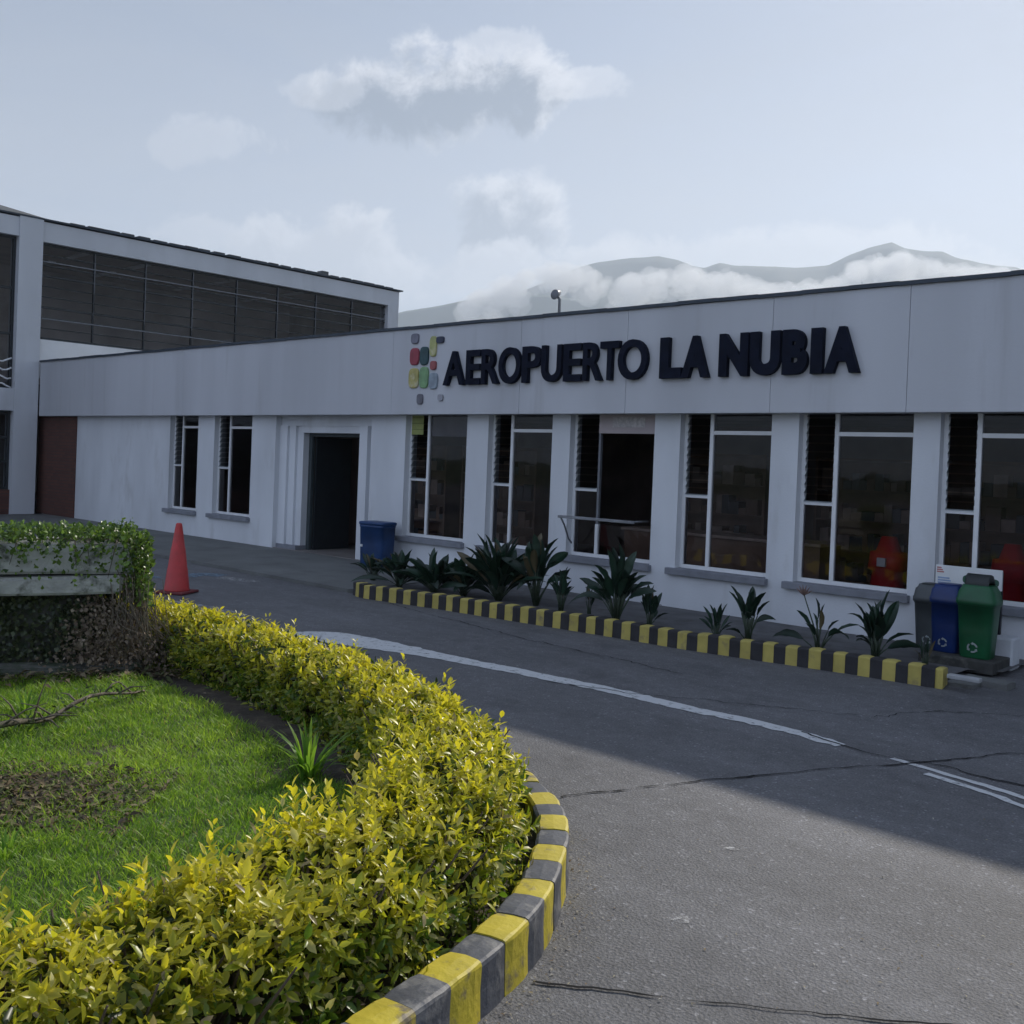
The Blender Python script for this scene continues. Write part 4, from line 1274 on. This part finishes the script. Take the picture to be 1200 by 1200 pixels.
PLANTS = [  # base px, top px y, half width px, leaves, label, flower, blade width, bare stalk share
    (437, 681, 644, 26, 26, 'low dark plant tucked in front of the square blue bin by the entrance', 0, .05, .35),
    (468, 684, 644, 46, 40, 'low dark plant between the square blue bin and the bushy one', 0, .07, .35),
    (508, 691, 644, 58, 54, 'bushy dark plant below the first large window', 0, .075, .3),
    (543, 696, 646, 48, 42, 'low dark plant between the bushy one and the biggest clump', 0, .075, .3),
    (584, 701, 622, 66, 66, 'biggest dense dark clump of leaves below the second large window', 0, .085, .3),
    (628, 707, 620, 44, 30, 'tall plant on pale bare stalks between the second and third large windows', 0, .085, .55),
    (657, 714, 662, 26, 18, 'short dark plant below the edge of the window with the rail', 0, .06, .45),
    (690, 722, 680, 14, 7, 'thin sparse plant on upright stalks beside the tall broad one', 0, .05, .5),
    (722, 728, 640, 56, 34, 'tall broad plant with open paddle leaves below the window with the rail', 0, .085, .5),
    (761, 734, 682, 26, 15, 'small upright plant on the bin side of the tall broad one', 0, .06, .35),
    (840, 748, 704, 28, 15, 'low spreading plant close beside the one with a pointed top leaf', 0, .055, .35),
    (876, 752, 680, 48, 16, 'open plant with one pointed top leaf below the fourth large window', 0, .075, .5),
    (959, 764, 702, 62, 10, 'sparse plant with two arching leaves and a faded flower', 1, .07, .5),
    (1026, 772, 690, 54, 24, 'spiky dark plant below the fifth large window, nearest the bins', 0, .07, .4),
    (1084, 777, 740, 15, 9, 'very small plant in front of the grey bin', 0, .035, .3)]
for i, (px, py, ty, hw, nl, lab, flw, bw_, bare_) in enumerate(PLANTS):
    B = bedpt(px, py)
    if i == 0: B = bedpt(px, py, 0.6)
    if i == 14: B = bedpt(px, py, 0.2)
    T_ = wy(px, ty, B[1])
    mpp = (wy(px + 10, ty, B[1])[0] - wy(px - 10, ty, B[1])[0]) / 20
    paddle_plant(B, (T_[2] - 0.05) * 1.04, hw * mpp * 0.9, nl, lab, bool(flw), i, bw_, bare_)

# ================================================================== BINS, SIGN, CONE
def ring_mark(mb, c, r, yv):       # three bent arrows in a triangle
    for k in range(3):
        a0 = 2 * PI * k / 3 + .2
        seg = [(c[0] + r * math.cos(a0 + t), yv, c[1] + r * math.sin(a0 + t)) for t in np.linspace(0, 1.25, 6)]
        inn = [(c[0] + r * .68 * math.cos(a0 + t), yv, c[1] + r * .68 * math.sin(a0 + t)) for t in np.linspace(0, 1.25, 6)]
        V = seg + inn
        mb.add(V, [(i, i + 1, 7 + i, 6 + i) for i in range(5)])
        e = a0 + 1.25
        mb.add([(c[0] + r * 1.2 * math.cos(e), yv, c[1] + r * 1.2 * math.sin(e)), (c[0] + r * .5 * math.cos(e), yv, c[1] + r * .5 * math.sin(e)), (c[0] + r * .85 * math.cos(e + .5), yv, c[1] + r * .85 * math.sin(e + .5))], [(0, 1, 2)])


def swing_bin(loc, h, w, d, mat, label, flap_open, flapmat, rz=0.0):
    root = thing('litter_bin', label, 'bin', loc, rz, 'swing lid bins standing in a row')
    hb_ = h * 0.77
    mb = MB()
    rings = [superring(0, 0, z, w * s / 2, d * s / 2, 4.5, 36) for z, s in ((0.0, .74), (0.012, .78), (hb_ * .5, .87), (hb_ - .05, .945), (hb_ - .048, .975), (hb_, .98))]
    mb.loft(rings); mb.build('body', mat, root, True)
    mb = MB()
    mb.loft([superring(0, 0, z, w * s / 2, d * s / 2, 4.5, 36) for z, s in ((hb_ - .035, 1.0), (hb_ - .03, 1.04), (hb_ + .012, 1.04), (hb_ + .02, 1.0), (hb_ + .09, .92), (h - .035, .80), (h - .012, .76), (h - .012, .70))], cap=(True, True))
    lid = mb.build('lid', mat, root, True)
    mb = MB()
    if flap_open:
        # flap swung open, standing proud of the lid
        pr = [(-.5, 0.0), (-.45, .075), (-.15, .10), (.2, .085), (.5, .02)]
        mb.loft([[(w * .30 * sx, d * .62 * u, h - .012 + zz) for sx in (-1, -.8, .8, 1)] + [(w * .30 * sx, d * .62 * u, h - .03 + zz * .55) for sx in (1, .8, -.8, -1)] for u, zz in pr])
    else:
        mb.loft([superring(0, 0, z, w * s / 2, d * s / 2, 3, 28) for z, s in ((h - .0115, .66), (h - .004, .64), (h - .002, .5))])
    mb.build('flap', flapmat, lid, True)
    mb = MB()
    ring_mark(mb, (0.0, h * 0.17), w * .135, -d * .395 - 0.012)
    mk = mb.build('recycling_mark', M['mark_white'], root)
    mk.rotation_euler = (0.10, 0, 0)
    return root


PLZ = 0.13
bY = 9.78
def binpos(px): return wy(px, 740, bY)[0]
for (pa, pb, ty, m, lab, op, fm, dy) in ((1075, 1108, 683, 'bin_grey', 'grey swing lid bin, leftmost of the three beside the window', False, 'bin_dark', 0.06),
                                     (1091, 1126, 683, 'bin_blue2', 'deep blue swing lid bin between the grey and the green bin', False, 'bin_blue2', 0.04),
                                     (1120, 1172, 677, 'bin_green', 'green swing lid bin with its dark flap open, before the white sign board', True, 'bin_dark', -0.06)):
    Y = bY + dy
    xa, xb = wy(pa, 720, Y)[0], wy(pb, 720, Y)[0]
    h = wy((pa + pb) / 2, ty, Y)[2] - PLZ
    w = (xb - xa) / 1.04 * (0.80 if op else 0.86)
    if m == 'bin_green': w = 0.345
    else: w = 0.31
    xc = (xa + xb) / 2
    if m == 'bin_grey': xc = wy(1093, 720, Y)[0]
    if m == 'bin_blue2': xc = wy(1112, 720, Y - .0)[0]
    if m == 'bin_green': xc = wy(1147, 720, Y)[0]
    swing_bin((xc, Y, PLZ), h - (0.05 if op else 0), w, 0.30, M[m], lab, op, M[fm])

# low dark plinth the bins stand on
x0, x1 = wy(1078, 770, 9.55)[0], wy(1166, 780, 9.55)[0]
mb = MB(); mb.bbox(x0, x1, 9.50, 10.05, 0.02, PLZ, 0.01)
tag(mb.build('bin_plinth', pm('dark_timber', (0.045, 0.045, 0.042), 0.85, .4, 8, .4, c2=(0.12, .12, .10), c2scale=6)), 'low dark plinth under the three swing lid bins', 'plinth')
# sign behind the bins
sg = thing('information_sign', 'white board on black posts standing behind the three bins', 'sign', (wy(1097, 670, 10.12)[0], 10.12, 0))
sx = wy(1175, 675, 10.12)[0] - wy(1097, 670, 10.12)[0]
za, zb_ = wy(1136, 689, 10.12)[2], wy(1136, 665, 10.12)[2]
mb = MB(); mb.bbox(0, sx, -0.012, 0.012, za, zb_, 0.004); bd = mb.build('board', M['board_white'], sg)
for (fa, fb, fz0, fz1, c, nm) in ((.02, .13, .62, .93, (.45, .16, .16), 'red_mark'), (.04, .26, .08, .45, (.30, .40, .58), 'blue_text'), (.42, .62, .2, .62, (.02, .09, .05), 'green_text'), (.74, .96, .18, .55, (.04, .10, .07), 'green_text')):
    mb = MB()
    hh2 = (zb_ - za) * (fz1 - fz0)
    if nm == 'green_text':
        mb.loft([[(x, yy, z) for x, z, _ in superring(sx * (fa + fb) / 2, za + (zb_ - za) * (fz0 + fz1) / 2, 0, sx * (fb - fa) / 2, hh2 / 2, 3, 24)] for yy in (-0.012, -0.0145)][::1])
    else:
        for r in range(3): mb.box(sx * fa, sx * (fb - .02 * r), -0.0145, -0.0119, za + (zb_ - za) * fz0 + hh2 * r / 3 + .003, za + (zb_ - za) * fz0 + hh2 * (r + .62) / 3 + .003)
    mb.build(nm, pm('sign_' + nm, c, .5, .2, 20), bd)
mb = MB(); mb.bbox(0.02, 0.06, 0.013, 0.053, 0.05, za + .1, 0.004); mb.build('post', M['black_post'], sg)
mb = MB(); mb.bbox(sx - 0.045, sx - 0.005, 0.013, 0.053, 0.30, zb_ - .02, 0.004); mb.build('post', M['black_post'], sg)
fx0, fx1 = wy(1166, 770, 10.05)[0] - sg.location.x, wy(1189, 770, 10.05)[0] - sg.location.x
mb = MB(); mb.bbox(fx0, fx1, -0.14, 0.10, 0.0, 0.30, 0.02); mb.build('footing', M['footing'], sg)

# rubble at the end of the planting bed
g0, g1 = gz(1104, 799, .06), gz(1171, 797, .06)
mb = MB()
mb.bbox(g0[0] + 0.04, g1[0], g0[1] - 0.02, g0[1] + 0.06, 0.10, 0.135, 0.008)
tag(mb.build('pale_plank', pm('weathered_plank', (.36, .37, .38), .8, .2, 10, .3)), 'pale weathered plank lying at the end of the straight striped kerb', 'plank')
for j, (px, w, hgt, lab) in enumerate(((1122, .24, .035, 'broken grey concrete lump next to the kerb end under the pale plank'), (1151, .38, .055, 'larger broken concrete slab right of the lump under the pale plank'))):
    g = gz(px, 806)
    bmx = bmesh.new(); bmesh.ops.create_cube(bmx, size=1)
    bmesh.ops.subdivide_edges(bmx, edges=bmx.edges[:], cuts=4, use_grid_fill=True)
    for v in bmx.verts:
        v.co = Vector((v.co.x * w, v.co.y * .22, (v.co.z + .5) * hgt))
        v.co += Vector((mnoise.noise(v.co * 14 + Vector((j, 0, 0))), mnoise.noise(v.co * 14 + Vector((0, j, 5))), mnoise.noise(v.co * 14 + Vector((3, 0, j))) * (v.co.z > 0.01))) * .013
    me = bpy.data.meshes.new('concrete_rubble'); bmx.to_mesh(me); bmx.free(); me.materials.append(M['walk'])
    o = bpy.data.objects.new('concrete_rubble', me); COL.objects.link(o); o.location = (g[0], g[1] + .13, 0.0)
    tag(o, lab, 'rubble')

# blue bin at the door
Bb = np.array([wy(441.5, 650, 10.12)[0], 10.12, 0.05])
hb2 = wy(441, 611, 10.12)[2] - .05
wb = (wy(458, 640, 10.12)[0] - wy(426, 640, 10.12)[0]) * 0.80
root = thing('blue_bin', 'tall square blue bin standing between the entrance and the first large window', 'bin', tuple(Bb), 0.12)
mb = MB(); mb.loft([superring(0, 0, z, wb * s / 2, .34 * s / 2, 7, 36) for z, s in ((0, .88), (.01, .90), (hb2 * .5, .94), (hb2 - .09, .97), (hb2 - .088, .99), (hb2 - .05, 1.0))]); mb.build('body', M['bin_blue'], root, True)
mb = MB(); mb.loft([superring(0, 0, z, wb * s / 2, .34 * s / 2, 7, 36) for z, s in ((hb2 - .049, 1.03), (hb2 - .02, 1.05), (hb2 - .006, 1.02), (hb2, .9))]); mb.build('lid', M['bin_blue'], root, True)
mb = MB(); mb.bbox(-wb * .38, -wb * .30, -.172, -.150, hb2 * .44, hb2 * .49, .002); mb.build('sticker', M['board_white'], root)

# traffic cone
Cc = gz(207, 695)
root = thing('traffic_cone', 'tall slim faded red traffic cone on the road', 'traffic cone', (Cc[0], Cc[1], 0), 0.5)
hc = wy(203, 612, Cc[1])[2]
mb = MB()
mb.loft([[(r * math.cos(2 * PI * k / 32), r * math.sin(2 * PI * k / 32), z) for k in range(32)] for z, r in ((0.035, .155), (.05, .148), (.30, .118), (.303, .114), (.55, .083), (.553, .079), (hc - .05, .043), (hc - .012, .036), (hc, .026))])
mb.build('body', M['red_cone'], root, True)
mb = MB(); mb.bbox(-.19, .19, -.19, .19, 0.004, .036, .012); mb.build('base', M['cone_base'], root)

# ================================================================== THINGS INSIDE
def shelf_unit(x0, x1, y, label):
    root = thing('display_shelf', label, 'shelf', (x0, y, 0.055))
    mb = MB()
    w = x1 - x0
    mb.box(0, .04, 0, .4, 0, 1.95); mb.box(w - .04, w, 0, .4, 0, 1.95); mb.box(.04, w - .04, .37, .4, 0, 1.95)
    for z in (.1, .55, 1.0, 1.45, 1.9): mb.box(.04, w - .04, 0.01, .37, z, z + .03)
    mb.build('frame', M['shelf_wood'], root)
    for z in (.13, .58, 1.03, 1.48):
        x = .08; mb = MB()
        while x < w - .2:
            a = RNG.uniform(.08, .2); h = RNG.uniform(.1, .32)
            mb.bbox(x, x + a, .06, .28, z + .001, z + h, .006, int(RNG.integers(3))); x += a + 0.004
        mb.build('goods', [M['beige'], M['shelf_wood'], M['bin_grey']], root)


shelf_unit(-13.0, -11.2, 12.9, 'dark wooden shelf of goods seen through the second large window')
shelf_unit(-15.2, -13.4, 12.9, 'dark wooden shelf of goods seen through the first large window')
shelf_unit(-8.9, -7.3, 13.6, 'brown shelf of goods seen deep behind the fourth large window')
shelf_unit(-6.9, -5.4, 14.4, 'brown shelf of goods seen deep behind the fifth large window')
shelf_unit(-4.9, -3.3, 13.9, 'brown shelf of goods seen deep behind the window next to the bins')
for i, (px, py, lab) in enumerate(((1040, 680, 'red waste container standing inside behind the fifth large window'), (1185, 690, 'red container standing inside behind the rightmost window'))):
    g = wy(px, py, 11.6 if i == 0 else 12.0)
    root = thing('red_container', lab, 'container', (g[0], g[1], 0.055))
    mb = MB(); mb.loft([superring(0, 0, z, .23 * s, .2 * s, 2.6, 28) for z, s in ((0, 1.25), (.05, 1.2), (.06, 1.0), (.6, .72), (.62, .95), (.82, .85), (.83, .6), (1.0, .35))]); mb.build('body', M['red_cloth'], root, True)
    if i == 0:
        mb = MB(); mb.bbox(-.05, .05, -.215, -.180, .66, .76, .003); mb.build('sticker', M['board_white'], root)
root = thing('service_counter', 'low pale counter inside seen through the third and fourth large windows', 'counter', (-8.6, 11.9, .055))
mb = MB(); mb.box(0, 3.0, 0, .6, 0, .78); mb.build('front_panel', M['shelf_wood'], root)
mb = MB(); mb.bbox(-.03, 3.03, -.05, .63, .78, .82, .005); mb.build('counter_top', M['beige'], root)
root = thing('reception_desk', 'dim desk with a pale panel inside the dark entrance', 'desk', (-16.6, 14.2, .055))
mb = MB(); mb.box(0, 2.2, 0, .6, 0, .95); mb.build('front_panel', M['interior'], root)
mb = MB(); mb.bbox(-.04, 2.24, -.04, .64, .95, .99, .005); mb.build('desk_top', M['beige'], root)
mb = MB(); mb.bbox(.5, 1.2, -.02, -.001, .3, .8, .004); mb.build('pale_panel', M['beige'], root)

# ================================================================== MOUNTAINS AND LOW CLOUD
def ridge_mesh(name, px, R0, Rpk, R1, matn, rough, seed, base_z=-20):
    az, el = [], []
    for x, y in px:
        d = ray(x, y); az.append(math.atan2(d[0], d[1])); el.append(d[2] / math.hypot(d[0], d[1]))
    na, nr = 420, 60
    A = np.linspace(az[0] - .5, az[-1] + .5, na)
    E = np.interp(A, az, el, left=0.0, right=0.0)
    # fall away gently outside the measured part
    E = np.where(A < az[0], el[0] * np.exp(-((A - az[0]) / .12) ** 2), np.where(A > az[-1], el[-1] * np.exp(-((A - az[-1]) / .2) ** 2), E))
    RR = np.linspace(R0, R1, nr)
    V = np.zeros((na, nr, 3))
    for i, a in enumerate(A):
        for j, r in enumerate(RR):
            f = (r - R0) / (Rpk - R0) if r < Rpk else max(0, 1 - (r - Rpk) / (R1 - Rpk))
            f = max(0, min(1, f)); f = f ** 1.2
            x, y = r * math.sin(a), r * math.cos(a)
            nz = mnoise.hetero_terrain(Vector((x / 420, y / 420, seed)), 0.9, 2.1, 6, 0.4)
            hz = E[i] * Rpk * f
            hz += rough * (nz - 0.6) * min(1, 4 * f * (1 - f) + 0.10) * 160
            V[i, j] = (x, y, 1.75 * f + hz + base_z * (1 - f))
    vid = np.arange(na * nr).reshape(na, nr)
    F = np.stack([vid[:-1, :-1], vid[:-1, 1:], vid[1:, 1:], vid[1:, :-1]], -1).reshape(-1, 4)
    o = raw_mesh(name, V.reshape(-1, 3), F, None, matn, None, True)
    return tag(o, kind='structure')


M['forest'] = pm('forest_slope', (0.030, 0.050, 0.040), 0.95, 0.4, 0.02, c2=(0.05, 0.06, 0.05), c2scale=0.006, c2lo=.5, c2hi=.65)
ridge_mesh('mountain', [(560, 420), (600, 345), (640, 330), (676, 313), (700, 306), (740, 299), (772, 296), (795, 302), (812, 310), (826, 313), (843, 307), (862, 310), (900, 312), (935, 312), (970, 309), (995, 296), (1020, 286), (1045, 280), (1060, 287), (1080, 291), (1105, 293), (1122, 302), (1150, 310), (1190, 312), (1240, 330)], 2600, 4300, 5700, M['forest'], 0.55, 3.3)
ridge_mesh('hill', [(380, 400), (430, 375), (475, 363), (520, 356), (560, 346), (600, 341), (640, 343), (690, 350), (760, 352), (900, 352), (1100, 350)], 3000, 3850, 4400, M['forest'], 0.30, 8.1)


def cloud_bank():
    rng = np.random.default_rng(5)
    tops = [(545, 346), (580, 326), (620, 308), (660, 303), (690, 311), (730, 316), (765, 309), (800, 304), (825, 309), (850, 308), (880, 316), (905, 322), (940, 325), (965, 320), (985, 310), (1010, 298), (1035, 288), (1055, 285), (1080, 292), (1105, 298), (1140, 304), (1180, 306), (1230, 310)]
    bm = bmesh.new()
    tx = [t[0] for t in tops]; ty = [t[1] for t in tops]
    for k in range(420):
        x = rng.uniform(545, 1230); top = np.interp(x, tx, ty) + 5 * min(1, max(0, (x - 680) / 40))
        r = rng.uniform(4, 14)
        y = top + r * 0.85 + abs(rng.normal(0, 1)) * 16
        D = rng.uniform(3300, 3650)
        d = ray(x, y); p = EYE + d * D
        rad = r * D / FPX
        mt = Matrix.Translation(Vector(p)) @ Matrix.Diagonal((rad * rng.uniform(1, 1.5), rad * 1.2, rad, 1))
        bmesh.ops.create_icosphere(bm, subdivisions=2, radius=1, matrix=mt)
    me = bpy.data.meshes.new('cloud_bank'); bm.to_mesh(me); bm.free()
    o = bpy.data.objects.new('cloud_bank', me); COL.objects.link(o)
    md = o.modifiers.new('Remesh', 'REMESH'); md.mode = 'VOXEL'; md.voxel_size = 6.5
    tex = bpy.data.textures.new('puff', 'CLOUDS'); tex.noise_scale = 60; tex.noise_depth = 4
    md = o.modifiers.new('Displace', 'DISPLACE'); md.texture = tex; md.strength = 30; md.mid_level = 0.5; md.texture_coords = 'GLOBAL'
    tex2 = bpy.data.textures.new('curl', 'CLOUDS'); tex2.noise_scale = 20; tex2.noise_depth = 3
    md = o.modifiers.new('Displace2', 'DISPLACE'); md.texture = tex2; md.strength = 16; md.mid_level = 0.5; md.texture_coords = 'GLOBAL'
    dg = bpy.context.evaluated_depsgraph_get()
    me2 = bpy.data.meshes.new_from_object(o.evaluated_get(dg))
    o.modifiers.clear(); o.data = me2
    me2.polygons.foreach_set('use_smooth', [True] * len(me2.polygons))
    m = bpy.data.materials.new('cloud_vapour'); m.use_nodes = True; nt = m.node_tree
    nt.nodes.remove(nt.nodes['Principled BSDF'])
    pv = N_(nt, 'ShaderNodeVolumePrincipled'); pv.inputs['Color'].default_value = (1, 1, 1, 1); pv.inputs['Density'].default_value = 0.009; pv.inputs['Anisotropy'].default_value = 0.2
    nt.links.new(pv.outputs[0], nt.nodes['Material Output'].inputs['Volume'])
    me2.materials.clear(); me2.materials.append(m)
    tag(o, 'bank of low white cloud lying against the mountain slopes', 'cloud', kind='stuff')


cloud_bank()

# air
mb = MB(); mb.box(-6100, 6100, -6100, 6100, -45, 1330)
m = bpy.data.materials.new('haze_air'); m.use_nodes = True; nt = m.node_tree
nt.nodes.remove(nt.nodes['Principled BSDF'])
pv = N_(nt, 'ShaderNodeVolumePrincipled'); pv.inputs['Color'].default_value = (0.75, 0.84, 0.97, 1); pv.inputs['Density'].default_value = 0.00019; pv.inputs['Anisotropy'].default_value = 0.3
nt.links.new(pv.outputs[0], nt.nodes['Material Output'].inputs['Volume'])
o = mb.build('haze', m); tag(o, kind='stuff')

# ================================================================== SKY, SUN, CAMERA
SUN = Vector((-0.06, 1.0, 0.702)).normalized()
elev = math.asin(SUN.z); rot = math.atan2(SUN.x, SUN.y)
W = bpy.data.worlds.new('World'); SC.world = W; W.use_nodes = True
nt = W.node_tree; L = nt.links.new
bg = nt.nodes['Background']
sky = N_(nt, 'ShaderNodeTexSky', sky_type='NISHITA'); sky.sun_disc = False; sky.sun_elevation = elev; sky.sun_rotation = rot
sky.altitude = 2100; sky.dust_density = 3.0; sky.air_density = 1.0; sky.ozone_density = 1.5
tc = N_(nt, 'ShaderNodeTexCoord'); DV = tc.outputs['Generated']


def vdot(c):
    n = N_(nt, 'ShaderNodeVectorMath', operation='DOT_PRODUCT'); L(DV, n.inputs[0]); n.inputs[1].default_value = tuple(c); return n.outputs['Value']


def mth(op, a, b=None, clamp=False):
    n = N_(nt, 'ShaderNodeMath', operation=op); n.use_clamp = clamp
    for i, q in enumerate((a, b)):
        if q is None: continue
        if isinstance(q, (int, float)): n.inputs[i].default_value = q
        else: L(q, n.inputs[i])
    return n.outputs[0]


def mrange(v, a, b, c, d, smooth=True):
    n = N_(nt, 'ShaderNodeMapRange'); n.interpolation_type = 'SMOOTHSTEP' if smooth else 'LINEAR'
    for i, q in enumerate((a, b, c, d)): n.inputs[i + 1].default_value = q
    L(v, n.inputs[0]); return n.outputs[0]


def wnoise(scale, det=8, rough=.6, loc=(0, 0, 0), dist=0.0, stretch=(1, 1, 1)):
    mp = N_(nt, 'ShaderNodeMapping'); mp.inputs['Location'].default_value = loc; mp.inputs['Scale'].default_value = stretch; L(DV, mp.inputs[0])
    n = N_(nt, 'ShaderNodeTexNoise'); n.inputs['Scale'].default_value = scale; n.inputs['Detail'].default_value = det; n.inputs['Roughness'].default_value = rough; n.inputs['Distortion'].default_value = dist
    L(mp.outputs[0], n.inputs['Vector']); return n.outputs[0]


def mixc(f, a, b):
    n = N_(nt, 'ShaderNodeMix', data_type='RGBA')
    if isinstance(f, (int, float)): n.inputs[0].default_value = f
    else: L(f, n.inputs[0])
    for k, q in ((6, a), (7, b)):
        if isinstance(q, tuple): n.inputs[k].default_value = (*q, 1)
        else: L(q, n.inputs[k])
    return n.outputs[2]


UNIT = 10.0     # background strength is 0.1
zc = N_(nt, 'ShaderNodeSeparateXYZ'); L(DV, zc.inputs[0])
# thin high veil: thicker towards the horizon
veil_amt = mth('ADD', mrange(zc.outputs[2], 0.0, 0.75, 0.80, 0.52), mth('MULTIPLY', mth('SUBTRACT', wnoise(3.2, 7, .62, (3, 1, 2), 0.4, (1, 1, 3.2)), 0.5), 0.7), True)
veil_col = mixc(mrange(zc.outputs[2], 0.10, 0.50, 0, 1), (5.8, 6.0, 6.5), (2.6, 3.15, 4.15))
col = mixc(veil_amt, sky.outputs[0], veil_col)
# separate cumulus clouds
CL = [  # px centre, half sizes px, noise weight, opacity, dark base
    (520, 112, 160, 60, 1.15, .95, 1.0), (602, 262, 92, 68, 1.0, .95, .8), (370, 296, 115, 58, 1.4, .95, .35), (255, 165, 80, 28, 1.6, .45, .2), (700, 100, 60, 20, 1.6, .5, .1),
    (575, 55, 55, 22, 1.7, .5, .1), (640, 318, 170, 40, 1.3, .8, .35), (860, 325, 420, 60, 1.1, .7, .15), (230, 275, 60, 26, 1.5, .5, .1), (380, 105, 50, 22, 1.7, .45, .2)]
f1 = wnoise(17, 10, .62, (.3, .7, .1), 0.25)
so_ = (RT * .75 + UP * .65) * 0.022
f1b = wnoise(17, 10, .62, tuple(np.array((.3, .7, .1)) + so_), 0.25)
lit = mth('MULTIPLY', mth('SUBTRACT', f1, f1b), 2.6)
f2 = wnoise(6.5, 6, .55, (1.3, 2.7, .6), 0.2)
for i, (x, y, hx, hy, nw, op, dk) in enumerate(CL):
    c = nrm(ray(x, y)[None])[0]
    r_ = RT - c * (RT @ c); r_ /= np.linalg.norm(r_); u_ = np.cross(r_, c)
    dc = mth('MAXIMUM', vdot(c), 0.02)
    px_ = mth('DIVIDE', mth('DIVIDE', vdot(r_), dc), hx / FPX); py_ = mth('DIVIDE', mth('DIVIDE', vdot(u_), dc), hy / FPX)
    # flatter base: stretch the lower half
    m_ = mth('SUBTRACT', 1.0, mth('ADD', mth('MULTIPLY', px_, px_), mth('MULTIPLY', py_, py_)))
    front = mrange(vdot(c), 0.3, 0.6, 0, 1)
    den = mth('ADD', mth('MULTIPLY', m_, 0.75), mth('MULTIPLY', mth('SUBTRACT', mth('ADD', mth('MULTIPLY', f1, .65), mth('MULTIPLY', f2, .35)), 0.49), nw * 3.0))
    a = mth('MULTIPLY', mrange(den, 0.0, 0.50, 0, op), front)
    # lit rims, greyer thick middle and base
    thick = mrange(mth('SUBTRACT', mth('SUBTRACT', mth('MULTIPLY', den, 0.85), lit), mth('ADD', mth('MULTIPLY', py_, 0.42), mth('MULTIPLY', px_, 0.22))), -0.16, 0.62, 0, dk)
    cc = mixc(thick, (7.9, 8.0, 8.5), (1.3, 1.75, 2.5))
    col = mixc(a, col, cc)
# brighter towards the sun, through the thin cloud
glow = mth('POWER', mth('MAXIMUM', vdot(SUN), 0.0), 5.0)
gm = N_(nt, 'ShaderNodeMix', data_type='RGBA', blend_type='ADD'); gm.inputs[0].default_value = 1; L(col, gm.inputs[6])
gs = N_(nt, 'ShaderNodeMix', data_type='RGBA'); L(glow, gs.inputs[0]); gs.inputs[6].default_value = (0, 0, 0, 1); gs.inputs[7].default_value = (1.1, 1.05, 1.05, 1)
L(gs.outputs[2], gm.inputs[7])
# bright cloud added behind the viewer, unseen, to fill the shaded facade and road
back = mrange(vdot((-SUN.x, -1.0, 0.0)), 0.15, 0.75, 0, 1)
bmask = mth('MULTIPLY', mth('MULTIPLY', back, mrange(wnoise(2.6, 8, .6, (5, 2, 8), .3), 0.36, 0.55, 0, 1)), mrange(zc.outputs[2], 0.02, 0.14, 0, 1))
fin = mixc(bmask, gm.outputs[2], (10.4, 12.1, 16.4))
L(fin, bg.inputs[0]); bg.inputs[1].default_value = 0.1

sl = bpy.data.lights.new('sun', 'SUN'); sl.energy = 5.0; sl.angle = math.radians(0.9); sl.color = (1.0, 0.93, 0.82)
so = bpy.data.objects.new('sun', sl); COL.objects.link(so); so.rotation_euler = (-SUN).to_track_quat('-Z', 'Y').to_euler(); so.location = (0, 0, 30)

cam = bpy.data.cameras.new('camera'); co = bpy.data.objects.new('camera', cam); COL.objects.link(co)
cam.sensor_width = 36; cam.sensor_fit = 'HORIZONTAL'; cam.lens = 36 * FPX / 1200; cam.shift_y = -(600 - CY) / 1200
cam.clip_start = 0.05; cam.clip_end = 30000
co.matrix_world = Matrix(((RT[0], UP[0], -FW[0], EYE[0]), (RT[1], UP[1], -FW[1], EYE[1]), (RT[2], UP[2], -FW[2], EYE[2]), (0, 0, 0, 1)))
SC.camera = co
SC.view_settings.view_transform = 'Standard'; SC.view_settings.look = 'None'; SC.view_settings.exposure = 0.0; SC.view_settings.gamma = 1
SC.render.engine = 'CYCLES'
cy_ = SC.cycles
cy_.max_bounces = 8; cy_.diffuse_bounces = 4; cy_.glossy_bounces = 3; cy_.transmission_bounces = 4; cy_.transparent_max_bounces = 16; cy_.volume_bounces = 2
cy_.use_denoising = True
cy_.sample_clamp_indirect = 8
